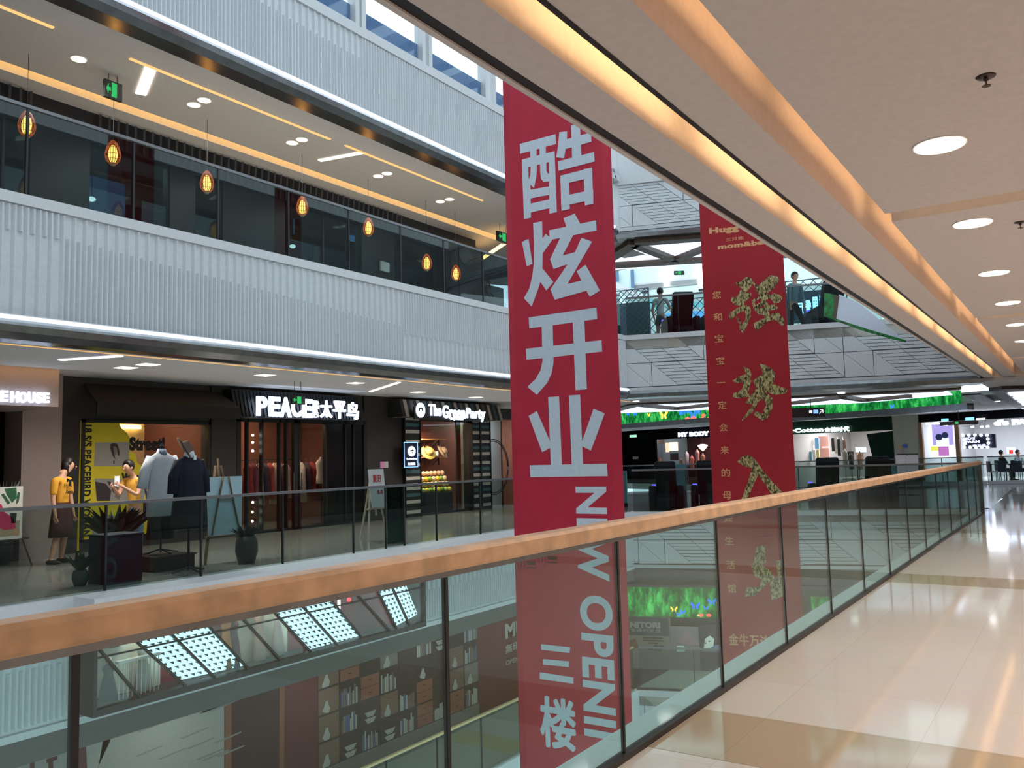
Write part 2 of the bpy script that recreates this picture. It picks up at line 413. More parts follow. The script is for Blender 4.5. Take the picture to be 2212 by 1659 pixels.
struct('wall_left_4', fluted(YO, 3.24, 4.6, OX0, OX1, zone4), m_white)
struct('wall_left_5', fluted(YO, 7.62, 9.0, OX0, OX1 - .4, zone5), m_white)
struct('wall_left_3', fluted(YO, -1.42, -.14, OX0, OX1, zone3), m_white)
mb = MB()
mb.wb(OX0, YO - .05, 4.6, OX1, YO + .2, 4.73); mb.wb(OX0, YO - .05, 9.0, OX1, YO + .2, 9.16)
mb.wb(OX0, YO - .05, -.14, 5.45, YO + .2, .0); mb.wb(5.45, YO - .5, -.14, 14.0, YO + .2, 0.0); mb.wb(14.0, YO - .05, -.14, OX1, YO + .2, .0)
mb.wb(OX0, YO - .04, -1.5, OX1, YO + .12, -1.42)
struct('trim_4', mb, m_cap)
# steel rims with their lit slots
def rim(z, x1, kind=0):
    mb = MB()
    pr = [(YO - .10, z + .13), (YO - .15, z + .06), (YO - .13, z - .02), (YO - .02, z - .09), (YO + .28, z - .09), (YO + .28, z + .13)]
    mb.poly(Fr((OX0, 0, 0), (0, 1, 0)), [(y, zz) for y, zz in pr], 0, x1 - OX0)
    return mb
struct('trim_5', rim(3.10, OX1), m_steel); struct('trim_6', rim(7.46, OX1 - .4), m_steel)
mb = MB(); mb.wb(OX0, YO - .03, -1.78, OX1, YO + .3, -1.5); struct('trim_7', mb, M('grey_soffit_edge', (92, 94, 92), .6))
def led_line(z, x1, lab):
    t = thing('light_strip', lab, 'light strip', (8, YO - .08, z)); x = OX0; k = 0
    L = [2.9, 1.9, .95, 1.5, 2.4, .18, 1.9, 2.1, 1.6, .14, 1.9, 2.2, 1.7, 2.6, 1.2, 3.0, 2, 2, 2]
    while x < x1 - .1:
        q = min(x + L[k % len(L)], x1); MB().wb(x + .008, YO - .13, z, q - .008, YO - .03, z + .035).build('lens', m_led, t); x = q; k += 1
led_line(3.233, OX1 - .1, 'bright white light strip under the lower ribbed balcony front')
led_line(7.593, OX1 - .5, 'bright white light strip under the upper ribbed balcony front')
mb = MB(); mb.wb(OX0, YO - .12, 3.272, OX1, YO, 3.285); mb.wb(OX0, YO - .12, 7.632, OX1 - .4, YO, 7.645); struct('trim_4', mb, m_cap)
# floors and ceilings of the opposite wing
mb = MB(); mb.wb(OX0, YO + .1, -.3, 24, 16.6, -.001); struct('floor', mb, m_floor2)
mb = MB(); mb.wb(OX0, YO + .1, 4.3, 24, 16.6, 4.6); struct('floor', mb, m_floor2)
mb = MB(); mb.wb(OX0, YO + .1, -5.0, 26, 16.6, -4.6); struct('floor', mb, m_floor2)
mb = MB()
mb.wb(OX0, YO + .25, 3.05, 22.5, 10.80, 3.3); mb.wb(OX0, 10.88, 3.10, 22.5, 13.40, 3.35); mb.wb(OX0, 10.7, 3.30, 22.5, 10.95, 3.34)
mb.wb(OX0, 13.55, 3.2, 22.5, 16.6, 3.6); mb.wb(OX0, 13.3, 3.35, 22.5, 13.7, 3.6)
struct('ceiling', mb, m_ceil2)
mb = MB()
mb.wb(OX0, YO + .25, 7.40, 22.5, 11.04, 7.6); mb.wb(OX0, 11.12, 7.45, 22.5, 12.62, 7.7); mb.wb(OX0, 11.0, 7.6, 22.5, 11.2, 7.7)
mb.wb(OX0, 12.90, 7.45, 22.5, 16.6, 7.7); mb.wb(OX0, 12.5, 7.72, 22.5, 13.0, 7.8); mb.wb(OX0, 12.6, 7.7, 22.5, 12.63, 7.75)
struct('ceiling', mb, m_ceil2)
mb = MB(); mb.wb(OX0, YO + .25, -1.7, 24, 16.6, -1.4); struct('ceiling', mb, m_ceil2)
def cov(lab, y, z, x0, x1, mat, w=.02):
    t = thing('cove_light', lab, 'cove light', ((x0 + x1) / 2, y, z)); MB().wb(x0, y - w, z, x1, y + w, z + .02).build('light_tube', mat, t)
cov('warm slit light in the lower ceiling across the void', 10.78, 3.043, 0, 22, E('slit_warm', (236, 180, 112), .55), .022)
cov('warm cove light above the shop fronts across the void', 13.47, 3.33, 0, 22, m_warm, .03)
t = thing('cove_light', 'warm broken slit light in the upper ceiling across the void', 'cove light', (9, 11.08, 7.44)); fz = FZ(7.44)
for q0, q1 in (((-20, -12), (112, 55)), ((284, 118), (700, 300)), ((735, 312), (1060, 425))): MB().wb(fz.px(*q0)[0], 10.98, 7.385, fz.px(*q1)[0], 11.035, 7.399).build('light_tube', E('slit_warm_b', (240, 176, 112), .75), t)
cov('warm cove light above the dark restaurant front', 12.70, 7.70, 0, 19, m_warm, .03)
# diagonal white trough lights
def trough(lab, z, a, b, w, mat):
    fz = FZ(z); A = Vector((*fz.px(*a), z)); B = Vector((*fz.px(*b), z)); t = thing('trough_light', lab, 'ceiling light', A)
    MB().bar(A - Vector((0, 0, .002)), B - Vector((0, 0, .002)), w, .012).build('lens', mat, t)
m_tr = E('trough', (255, 236, 215), 1.6)
trough('short diagonal white trough light beside the hanging green exit sign, upper ceiling', 7.44, (326, 146), (304, 204), .16, m_tr)
trough('diagonal white trough light in the middle of the upper ceiling', 7.44, (690, 347), (782, 330), .10, m_tr)
trough('diagonal trough light at the far end of the dark restaurant', 7.0, (1030, 566), (1088, 527), .14, E('trough_warm', (255, 200, 120), 2.2))
trough('long diagonal trough light in the lower ceiling at the left edge', 3.09, (130, 778), (262, 769), .09, E('trough_cool', (225, 235, 250), 1.4))
trough('short diagonal trough light in the lower ceiling near the striped shop', 3.09, (800, 846), (862, 826), .07, m_tr)
# downlights of the opposite wing
def opp_down(px, py, z, r, lab, group, square=False, pw=10):
    a, b = FZ(z).px(px, py)
    t = thing('downlight', lab, 'downlight', (a, b, z), 0, group)
    if square:
        MB().wb(a - r, b - r, z - .01, a + r, b + r, z - .004).build('diffuser', m_lamp, t); MB().wb(a - r - .02, b - r - .02, z - .004, a + r + .02, b + r + .02, z).build('rim', MATS['white_rim'], t)
    else:
        MB().lathe((a, b, z), [(r * 1.1, -.008), (r * 1.1, 0)], 20).build('rim', MATS['white_rim'], t); MB().lathe((a, b, z), [(r * .92, -.012), (r * .92, -.008)], 20).build('diffuser', m_lamp, t)
    area('downlight_lamp', (a, b, z - .05), r * 2, pw, (1, .93, .86), shape='DISK', spread=2.6)
for px, py, lab in ((170, 127, 'single round downlight in the upper ceiling at the left edge'), (419, 226, 'left of the pair of downlights right of the exit sign, upper ceiling'), (441, 216, 'right of the pair of downlights right of the exit sign, upper ceiling'),
                    (631, 308, 'left of the middle pair of downlights in the upper ceiling'), (652, 301, 'right of the middle pair of downlights in the upper ceiling'),
                    (817, 380, 'left of the third pair of downlights in the upper ceiling'), (836, 374, 'right of the third pair of downlights in the upper ceiling'),
                    (951, 435, 'left of the last pair of downlights before the red banner'), (971, 430, 'right of the last pair of downlights before the red banner')):
    opp_down(px, py, 7.45, .11, lab, 'paired downlights of the upper ceiling', pw=12)
for px, py, lab in ((272, 794, 'left of the two square downlights above the dark awning'), (320, 787, 'right of the two square downlights above the dark awning'), (572, 810, 'square downlight above the peaceful bird shop sign'),
                    (768, 827, 'square downlight right of the hanging exit sign, lower ceiling'), (903, 847, 'square downlight above the striped shop'), (1028, 858, 'last square downlight before the red banner, lower ceiling')):
    opp_down(px, py, 3.10, .13, lab.replace('peaceful bird shop sign', 'widest lit shop sign'), 'square downlights of the lower ceiling', True, 15)
for px, py in ((180, 113), (548, 270), (790, 365), (868, 393), (60, 772), (62, 808), (547, 825)):
    pass
# opposite balustrades
def opp_bal(lab, z0, joints, x0, x1, h, posts, mg):
    t = thing('glass_balustrade', lab, 'balustrade', ((x0 + x1) / 2, YO + .05, z0)); xs = [x0] + joints + [x1]
    for a, b in zip(xs, xs[1:]): MB().wb(a + .01, YO + .04, z0, b - .01, YO + .052, z0 + h - .03).build('glass_panel', mg, t)
    for a in joints: MB().wb(a - .012, YO + .03, z0, a + .012, YO + .06, z0 + h - .03).build('joint', m_dark, t)
    MB().wb(x0, YO + .02, z0 + h - .04, x1, YO + .075, z0 + h).build('handrail', m_rail, t)
    return t
f = OW(YO + .05)
opp_bal('dark tinted glass balustrade with steel rail in front of the restaurant', 4.73, [f.px(x, y)[0] for x, y in ((58, 300), (288, 350), (470, 400), (622, 440), (752, 480), (864, 520), (957, 540), (1042, 590))], -4, 20.3, 1.12, 0, m_gdark)
opp_bal('glass balustrade with grey rail in front of the shop fronts across the void', 0, [f.px(x, 1150)[0] for x in (228, 434, 610, 763, 833, 873, 943, 1038)] + [15.8, 17.2, 18.6], -4, 20.3, 1.09, 0, m_gopp)

# ---- far angled wall
def panels(z0, z1, shift, n0=-2, n1=13):
    """white cladding of parallelogram bands, two ribbed, two smooth; two rows of cells high"""
    h = (z1 - z0) / 2; cw = .69; g = .008
    mb = MB(); mb.fb(FW, 0, z0 - .02, 8.6, z1 + .02, -.2, -.03, 1)
    def clip(p):  # keep a >= 0 and a <= 8.55
        for lim, sg in ((0.0, 1), (8.55, -1)):
            q = []
            for i in range(len(p)):
                A, B = p[i], p[(i + 1) % len(p)]; ia = sg * (A[0] - lim) >= 0; ib = sg * (B[0] - lim) >= 0
                if ia: q.append(A)
                if ia != ib: t = (lim - A[0]) / (B[0] - A[0]); q.append((lim, A[1] + t * (B[1] - A[1])))
            p = q
            if not p: return p
        return p
    for row in range(2):
        zt = z1 - row * h; zb = zt - h
        for j in range(-3, 13):
            a = (j + row) * cw + shift; rib = (j % 4) in (0, 1)
            P = [(a + g, zt - g), (a + cw - g, zt - g), (a + 2 * cw - g, zb + g), (a + cw + g, zb + g)]
            if not rib:
                for tri in ([P[0], P[1], (a + cw - g, zb + g + .0)] if 0 else [(a + g, zt - g), (a + cw - g, zt - g), (a + cw - g, zb + 2.2 * g)], [(a + cw + g, zt - 2.2 * g), (a + 2 * cw - g, zb + g), (a + cw + g, zb + g)]):
                    q = clip(tri)
                    if len(q) > 2: mb.poly(FW, q, -.03, .0, 0)
            else:
                ns = 7
                for k in range(ns):
                    t0 = k / ns; t1 = (k + .84) / ns
                    y0_, y1_ = zt - g - t0 * (h - 2 * g), zt - g - t1 * (h - 2 * g)
                    q = clip([(a + g + t0 * cw, y0_), (a + cw - g + t0 * cw, y0_), (a + cw - g + t1 * cw, y1_), (a + g + t1 * cw, y1_)])
                    if len(q) > 2: mb.poly(FW, q, -.03, -.008, 0)
    return mb
struct('wall_far_4', panels(3.32, 4.6, 0), [m_white, m_groove])
struct('wall_far_5', panels(7.72, 8.9, -.35), [m_white, m_groove])
struct('wall_far_3', panels(-1.36, -.12, .15), [m_white, m_groove])
struct('wall_far_2', panels(-6.0, -4.75, .15), [m_white, m_groove])
mb = MB()
for z0, z1 in ((4.6, 4.73), (-.12, 0), (3.2, 3.3), (-1.46, -1.38), (8.9, 9.0), (7.6, 7.7), (-4.75, -4.6)): mb.fb(FW, -.03, z0, 8.6, z1, -.25, .05)
mb.fb(FW, 0, 9.0, 8.6, 10.6, -.3, 0); mb.fb(FW, -1.0, 7.5, 0, 10.6, -.3, -.03)
struct('trim_8', mb, m_cap)
mb = MB()
for z in (3.10, 7.46): 
    mb.poly(Fr(FW.w(-.1, 0, 0), -FW.n), [(-.12, z + .10), (-.16, z + .03), (-.12, z - .07), (.3, z - .09), (.3, z + .1)], 0, 8.75)
struct('trim_9', mb, m_steel)
# far walkways: floors and ceilings
def quadslab(mb, pts, z0, z1): mb.poly(FZ(0), pts, z0, z1)
fa = lambda a, c: tuple(FW.w(a, 0, c))[:2]
B2 = RL.w(RL.px(1300, 990)[0], 0); 
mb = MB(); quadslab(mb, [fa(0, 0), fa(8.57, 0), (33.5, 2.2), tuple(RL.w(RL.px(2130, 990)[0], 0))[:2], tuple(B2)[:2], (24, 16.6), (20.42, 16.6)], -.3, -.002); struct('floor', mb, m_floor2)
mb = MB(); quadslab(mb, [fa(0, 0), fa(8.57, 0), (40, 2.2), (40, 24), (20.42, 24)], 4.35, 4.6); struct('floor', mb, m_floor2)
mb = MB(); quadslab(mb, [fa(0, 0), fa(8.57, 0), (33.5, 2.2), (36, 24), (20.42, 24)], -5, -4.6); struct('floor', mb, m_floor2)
# ------------------------------------------------------------------ the two hanging banners
BX = Fr((9, 6.14, 0), (0, -1, 0))
m_red = M('banner_red', (196, 34, 62), .6, noise=.05, nscale=2)
m_bw = M('banner_white', (212, 222, 232), .6)
aL = BX.px(1103, 990)[0]; aR = BX.px(1341, 990)[0]
ban = thing('hanging_banner', 'tall red banner with four large white characters, nearest the camera', 'banner', BX.w((aL + aR) / 2, -3.6))
mb = MB(); N = 14
prof = [(aL + (aR - aL) * i / N, -.035 * (1 - abs(1 - 2 * i / N) ** 4) ) for i in range(N + 1)]
for i in range(N):
    (a0, c0), (a1, c1) = prof[i], prof[i + 1]
    mb.hexa([BX.w(a0, -3.6, -.045 if i == 0 else -.012), BX.w(a1, -3.6, -.045 if i == N - 1 else -.012), BX.w(a1, 9.4, -.045 if i == N - 1 else -.012), BX.w(a0, 9.4, -.045 if i == 0 else -.012),
             BX.w(a0, -3.6, 0 if i else -.04), BX.w(a1, -3.6, 0 if i < N - 1 else -.04), BX.w(a1, 9.4, 0 if i < N - 1 else -.04), BX.w(a0, 9.4, 0 if i else -.04)])
mb.build('banner_cloth', m_red, ban, smooth=False)
def glyph(name, fr, mat, par, ox, oy, sc, polys, c=.0005, d=.0015):
    mb = MB()
    for i, p in enumerate(polys): mb.poly(fr, fr.P(crop(ox, oy, sc, p), c), c, c + d + i * .0005)
    return mb.build(name, mat, par)
glyph('lettering', BX, m_bw, ban, 1100, 260, 7.542, [
    [(172, 385), (755, 225), (762, 385), (178, 545)], [(340, 470), (447, 450), (447, 600), (345, 620)], [(495, 440), (597, 415), (597, 560), (497, 590)],
    [(208, 640), (740, 500), (745, 655), (210, 790)], [(208, 700), (308, 700), (320, 1010), (345, 1050), (355, 1585), (243, 1612)], [(645, 600), (742, 560), (778, 1495), (658, 1520)],
    [(355, 735), (455, 715), (445, 900), (405, 1105), (305, 1010), (345, 900)], [(505, 700), (605, 680), (608, 830), (635, 870), (740, 860), (740, 985), (640, 995), (560, 1005), (520, 950), (508, 850)],
    [(325, 1135), (645, 1080), (648, 1215), (335, 1275)], [(335, 1360), (660, 1290), (665, 1430), (340, 1505)],
    [(820, 195), (945, 180), (938, 400), (920, 470), (895, 618), (770, 605), (800, 420)], [(1012, 90), (1070, 70), (1155, 120), (1178, 600), (1030, 640)],
    [(890, 325), (1290, 212), (1335, 240), (1340, 350), (900, 475)], [(797, 670), (1385, 518), (1392, 672), (808, 825)],
    [(838, 905), (975, 880), (990, 1445), (857, 1475)], [(1215, 800), (1350, 775), (1372, 1360), (1237, 1390)], [(838, 905), (1350, 775), (1355, 930), (842, 1050)], [(850, 1245), (1370, 1130), (1372, 1290), (852, 1400)]])
glyph('lettering', BX, m_bw, ban, 1100, 440, 6.912, [
    [(192, 572), (288, 525), (348, 898), (262, 938)], [(358, 290), (490, 262), (497, 530), (500, 740), (495, 970), (470, 1150), (430, 1280), (335, 1535), (220, 1410), (300, 1270), (345, 1080), (368, 900), (370, 600)],
    [(480, 555), (545, 450), (645, 540), (490, 755)], [(480, 945), (660, 1170), (555, 1295), (455, 1150)],
    [(812, 218), (978, 150), (1060, 300), (1065, 360), (870, 390)], [(600, 398), (1298, 250), (1305, 400), (605, 545)],
    [(778, 480), (965, 455), (800, 775), (985, 725), (1080, 510), (1238, 568), (870, 1200), (1082, 1150), (1010, 1010), (1140, 915), (1355, 1298), (1205, 1390), (1155, 1300), (680, 1435), (618, 1280), (875, 905), (665, 975), (612, 832)]])
glyph('lettering', BX, m_bw, ban, 1100, 640, 7.542, [
    [(318, 345), (1422, 185), (1433, 372), (328, 525)], [(272, 855), (1505, 715), (1515, 902), (283, 1037)],
    [(530, 440), (708, 440), (722, 985), (720, 1100), (690, 1260), (620, 1410), (450, 1605), (297, 1475), (430, 1350), (510, 1210), (543, 1060)], [(1035, 380), (1225, 380), (1265, 1515), (1082, 1530)]])
glyph('lettering', BX, m_bw, ban, 1100, 840, 7.542, [
    [(635, 135), (812, 122), (860, 1260), (680, 1260)], [(975, 108), (1155, 95), (1205, 1260), (1020, 1260)], [(318, 440), (450, 362), (675, 880), (672, 960), (538, 1032)],
    [(1375, 325), (1557, 400), (1332, 1005), (1185, 935), (1187, 865)], [(335, 1245), (1592, 1218), (1605, 1422), (347, 1438)]])
def vtext(s, fr, x0, x1, y0, y1, par, bold=.035):
    xm = (x0 + x1) / 2; a0, _ = fr.px(x0, (y0 + y1) / 2); a1, _ = fr.px(x1, (y0 + y1) / 2); b1 = fr.px(xm, y0)[1]; b0 = fr.px(xm, y1)[1]
    text(s, fr, a0, b0, a1, b1, c=.0005, depth=.0015, bold=bold, rot=1).build('lettering', m_bw, par)
vtext('NEW', BX, 1246, 1313, 1051, 1254, ban); vtext('OPENING', BX, 1259, 1330, 1287, 1722, ban)
glyph('lettering', BX, m_bw, ban, 1060, 1100, 2.967, [[(322, 865), (510, 885), (505, 922), (325, 900)], [(335, 960), (502, 975), (502, 1012), (335, 995)], [(315, 1045), (530, 1078), (530, 1118), (315, 1088)]])
tpx('楼', BX, 1168, 1513, 1243, 1611, c=.0005, depth=.0015, bold=.055).build('lettering', m_bw, ban)
mb = MB()
for cx, cy in ((1126, 1219), (1171, 1208)):
    a, b = BX.px(cx, cy)
    ring = [(a + math.cos(t * math.pi / 8) * .05, b + math.sin(t * math.pi / 8) * .085) for t in range(17)]
    for p, q in zip(ring, ring[1:]): mb.bar(BX.w(*p, .001), BX.w(*q, .001), .008, .002)
    mb.bar(BX.w(a, b - .04, .001), BX.w(a + .01, b + .04, .001), .014, .002)
    mb.fb(BX, a + .08, b, a + .22, b + .045, 0, .002); mb.fb(BX, a + .08, b - .04, a + .22, b - .025, 0, .002)
mb.build('emblem', M('banner_print', (70, 14, 28), .6), ban)

B0 = Vector((13.5, 5.17, 0)); B2F = Fr(B0, (.225, -.974, 0))
bl, br = 0, B2F.px(1716, 985)[0]
ban2 = thing('hanging_banner', 'dark red banner with glittering gold brush characters, behind the nearer banner', 'banner', B2F.w(br / 2, -3.0))
m_red2 = M('banner_dark_red', (168, 20, 34), .6, noise=.05, nscale=2)
MB().fb(B2F, bl, -3.6, br, 9.4, -.012, 0).build('banner_cloth', m_red2, ban2)
m_gold = bpy.data.materials.new('gold_sequins'); m_gold.use_nodes = True
nt = m_gold.node_tree; bs = nt.nodes['Principled BSDF']; tc = nt.nodes.new('ShaderNodeTexCoord'); mp = nt.nodes.new('ShaderNodeMapping'); vo = nt.nodes.new('ShaderNodeTexVoronoi'); rp = nt.nodes.new('ShaderNodeValToRGB')
mp.inputs['Scale'].default_value = (60, 60, 26); mp.inputs['Rotation'].default_value = (0.5, .4, 0); vo.inputs['Scale'].default_value = 1.0
nt.links.new(tc.outputs['Object'], mp.inputs['Vector']); nt.links.new(mp.outputs[0], vo.inputs['Vector']); nt.links.new(vo.outputs['Color'], rp.inputs['Fac']); nt.links.new(rp.outputs[0], bs.inputs['Base Color'])
rp.color_ramp.elements[0].color = (.07, .045, .02, 1); rp.color_ramp.elements[0].position = .25; rp.color_ramp.elements[1].color = (.62, .56, .25, 1); rp.color_ramp.elements[1].position = .75
bs.inputs['Roughness'].default_value = .4; bs.inputs['Metallic'].default_value = .35
glyph('gold_character', B2F, m_gold, ban2, 1520, 560, 5.924, [
    [(405, 300), (470, 290), (540, 225), (600, 235), (645, 290), (580, 385), (520, 400), (450, 350)], [(470, 395), (575, 380), (540, 430), (605, 425), (610, 470), (540, 540), (500, 600), (400, 585), (350, 530), (365, 485), (430, 480)],
    [(330, 690), (440, 620), (500, 590), (570, 590), (605, 640), (600, 740), (565, 830), (500, 950), (465, 900), (455, 850), (490, 830), (540, 770), (530, 650), (440, 700), (350, 770), (325, 735)], [(415, 740), (435, 735), (495, 835), (465, 850)],
    [(630, 290), (690, 340), (740, 300), (850, 205), (940, 215), (970, 265), (900, 360), (800, 420), (760, 470), (700, 450), (640, 330)], [(700, 430), (780, 400), (900, 330), (905, 370), (800, 440), (860, 460), (900, 430), (980, 460), (1015, 500), (960, 560), (900, 560), (850, 500), (790, 520), (840, 600), (780, 610), (720, 500)],
    [(615, 530), (700, 470), (720, 500), (650, 545), (660, 590), (740, 540), (770, 580), (690, 640), (760, 620), (900, 570), (960, 630), (900, 650), (830, 660), (850, 730), (800, 780), (770, 720), (690, 700), (640, 640)],
    [(640, 820), (760, 760), (850, 740), (880, 690), (960, 690), (1030, 760), (1030, 840), (990, 850), (930, 780), (830, 790), (760, 850), (700, 910), (650, 880)]])
glyph('gold_character', B2F, m_gold, ban2, 1300, 780, 4.424, [
    [(1350, 45), (1410, 75), (1430, 120), (1415, 180), (1360, 200), (1300, 210), (1245, 190), (1300, 155), (1380, 120)], [(1350, 200), (1430, 180), (1400, 300), (1420, 340), (1300, 355), (1250, 345), (1255, 310), (1340, 270)],
    [(1510, 25), (1570, 40), (1640, 85), (1660, 130), (1640, 210), (1570, 300), (1500, 330), (1430, 415), (1370, 400), (1420, 330), (1480, 260), (1440, 190), (1540, 120)],
    [(1590, 250), (1640, 220), (1700, 240), (1775, 270), (1760, 310), (1650, 325), (1590, 300)], [(1470, 330), (1560, 290), (1630, 350), (1630, 450), (1580, 550), (1530, 570), (1450, 510), (1470, 480), (1540, 500), (1570, 400), (1530, 360), (1490, 400), (1440, 490), (1330, 580), (1350, 540), (1440, 420)]])
glyph('gold_character', B2F, m_gold, ban2, 1530, 840, 5.924, [
    [(370, 930), (420, 880), (480, 848), (550, 860), (620, 930), (700, 1050), (850, 1220), (990, 1360), (1040, 1420), (840, 1400), (740, 1240), (640, 1100), (590, 1200), (540, 1320), (470, 1460), (400, 1480), (430, 1400), (500, 1210), (560, 1010), (480, 1000), (430, 975)]])
glyph('gold_character', B2F, m_gold, ban2, 1060, 1100, 2.967, [
    [(1700, 240), (1760, 230), (1765, 340), (1740, 360), (1800, 400), (1820, 440), (1770, 480), (1700, 550), (1630, 560), (1640, 500), (1720, 500), (1740, 450), (1690, 430), (1670, 370), (1690, 330)], [(1830, 330), (1870, 320), (1890, 420), (1870, 560), (1800, 580), (1790, 470), (1840, 430)]])
m_gtxt = M('banner_gold_print', (226, 170, 120), .5)
ys = [637, 685, 731, 779, 827, 875, 923, 972, 1021, 1070, 1118, 1168, 1220, 1271]
for i, (ch, y) in enumerate(zip('您和宝宝一定会来的母婴生活馆', ys)):
    x = 1548 + (y - 637) * .052
    if ch == '一': tpx(ch, B2F, x - 9, y - 2, x + 9, y + 1, c=.001, depth=.001, bold=.02).build('lettering', m_gtxt, ban2)
    else: tpx(ch, B2F, x - 9, y - 9, x + 9, y + 9, c=.001, depth=.001, bold=.015).build('lettering', m_gtxt, ban2)
tpx('Hugg', B2F, 1532, 485, 1596, 509, c=.001, depth=.001, bold=.06).build('lettering', m_gtxt, ban2)
tpx('三只熊', B2F, 1568, 510, 1606, 522, c=.001, depth=.001, bold=.01).build('lettering', m_gtxt, ban2)
tpx('mom&baby', B2F, 1551, 514, 1676, 542, c=.001, depth=.001, bold=.05).build('lettering', m_gtxt, ban2)
tpx('金牛万达', B2F, 1575, 1372, 1662, 1394, c=.001, depth=.001, bold=.02).build('lettering', m_gtxt, ban2)
# ------------------------------------------------------------------ shop fronts across the void, same floor
S = OW(15.2); YS = 15.2
sx = lambda x, y=1000: S.px(x, y)[0]
sz = lambda x, y: S.px(x, y)[1]
m_wallb = M('shop_wall_brown', (44, 38, 35), .6, noise=.06)
m_walld = M('shop_wall_dark', (40, 37, 38), .6)
m_pinkw = M('fascia_pinkish', (150, 134, 130), .6)
m_inner = M('shop_inner_warm', (128, 78, 58), .7, noise=.1, nscale=3)
mb = MB()
mb.wb(-6, YS, 0, sx(-30), YS + .3, 3.2)
struct('wall_left_1', mb, M('dark_green_wall', (34, 44, 38), .6))
mb = MB(); mb.wb(sx(27), 14.9, 0, sx(113), YS + .3, 3.2, 0); mb.wb(-6, 13.62, OW(13.6).px(100, 878)[1], OW(13.6).px(128, 860)[0], YS, 3.2, 0)
struct('wall_left_1', mb, m_pinkw)
mb = MB(); mb.wb(sx(113), YS, 0, sx(174), YS + .3, 3.2); mb.wb(sx(453), YS - .05, 0, sx(508), YS + .3, 3.2); mb.wb(sx(785), YS - .05, 0, sx(866), YS + .3, 3.2)
mb.wb(sx(174), YS, 2.42, sx(453), YS + .3, 3.2); mb.wb(sx(508), YS, 2.62, sx(785), YS + .3, 3.2); mb.wb(sx(866), YS, 2.75, 23, YS + .3, 3.2)
mb.wb(sx(174), YS - .02, 0, sx(453), YS + .3, .18)
struct('wall_left_1', mb, m_wallb)
mb = MB(); mb.wb(-6, 17.8, 0, 24, 17.9, 3.2)
for x in (sx(-30), sx(174) - .05, sx(453) + .1, sx(785) + .3, 23): mb.wb(x, YS + .3, 0, x + .06, 17.8, 3.2)
mb.wb(-6, YS + .2, 3.2, 24, 17.9, 3.26)
struct('wall_left_2', mb, m_inner)
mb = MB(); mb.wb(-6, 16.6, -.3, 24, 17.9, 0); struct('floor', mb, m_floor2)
for x, p in ((9.8, 20), (13.3, 26), (18.6, 22), (20.6, 9)): area('shop_area_light', (x, 16.6, 3.1), .8, p, (1, .74, .52))  # warm area lights without fixtures, put in to light the shop interiors
# lit letters of the far left shop
f13 = OW(13.6)
m_sign = E('sign_white', (205, 225, 255), 2.2)
t = thing('shop_sign', 'glowing white capital letters on the pinkish fascia at the far left', 'sign', f13.w(6.4, 2.8, .03))
for ch, x0, x1, y0, y1 in (('E', 0, 16, 844, 867), ('H', 22, 39, 846, 869), ('O', 40, 57, 847, 870), ('U', 59, 74, 847, 870), ('S', 76, 90, 848, 871), ('E', 92, 105, 849, 870)):
    tpx(ch, f13, x0, y0, x1, y1, c=.02, depth=.04, bold=.03).build('letter', m_sign, t)
# awning
t = thing('shop_awning', 'black fabric awning over the yellow shop window', 'awning', S.w(sx(320), 2.5, .6))
x0, x1 = sx(178), sx(470)
mb = MB(); mb.hexa([(x0, YS, 3.05), (x1, YS, 3.05), (x1 + .03, YS - .7, 2.66), (x0 - .15, YS - .7, 2.66), (x0, YS, 3.09), (x1, YS, 3.09), (x1 + .03, YS - .7, 2.70), (x0 - .15, YS - .7, 2.70)])
mb.build('canvas', M('awning_canvas', (58, 47, 36), .7), t)
MB().wb(x0 - .15, YS - .72, 2.46, x1 + .03, YS - .69, 2.70).build('valance', M('awning_black', (12, 12, 15), .7), t)
# yellow shop window
t = thing('shop_window', 'shop window with yellow printed film, two photographs and black words', 'window', S.w(sx(312), .18))
a0, a1 = sx(174), sx(453)
MB().wb(a0, YS + .02, .18, a1, YS + .04, 2.42).build('glass_pane', m_gshop, t)
mb = MB()
for q in (a0, a1 - .06): mb.wb(q, YS - .04, .18, q + .06, YS + .06, 2.42)
mb.wb(a0, YS - .04, 2.36, a1, YS + .06, 2.42); mb.wb(a0, YS - .04, .18, a1, YS + .06, .23); mb.build('frame', m_dark, t)
m_yel = M('yellow_film', (210, 192, 30), .6)
SY = S.off(.0)
P = [(174, 908), (255, 909), (262, 925), (275, 936), (284, 955), (280, 975), (292, 980), (296, 1000), (312, 1010), (320, 1040), (330, 1110), (325, 1185), (166, 1190)]
mb = MB(); mb.poly(SY, SY.P(P), .0, .004); mb.poly(SY, SY.P([(365, 1152), (450, 1156), (450, 1164), (365, 1160)]), 0, .004); mb.build('yellow_film', m_yel, t)
m_blk = M('print_black', (14, 13, 12), .6); m_photo = M('photo_grey', (150, 146, 142), .6)
a, b = SY.px(172, 1188), SY.px(198, 918)
text('18 S/S PEACEBIRD WOMAN', SY, a[0] + .03, .28, SY.px(197, 1000)[0], b[1], c=.005, depth=.004, bold=.04, rot=1).build('lettering', m_blk, t)
tpx('Street!', SY, 279, 944, 356, 974, c=.005, depth=.004, bold=.07).build('lettering', m_blk, t)
tpx('Women', SY, 262, 1020, 322, 1044, c=.005, depth=.004, bold=.07).build('lettering', m_blk, t)
m_pd = M('photo_dark', (52, 44, 44), .6); m_ps = M('photo_skin', (120, 104, 98), .6)
def photo(P, shapes):
    mb = MB(); mb.poly(SY, SY.P(P), .004, .007, 0)
    for mi, q in shapes: mb.poly(SY, SY.P(q), .007, .009, mi)
    mb.build('photograph', [m_photo, m_pd, m_ps], t)
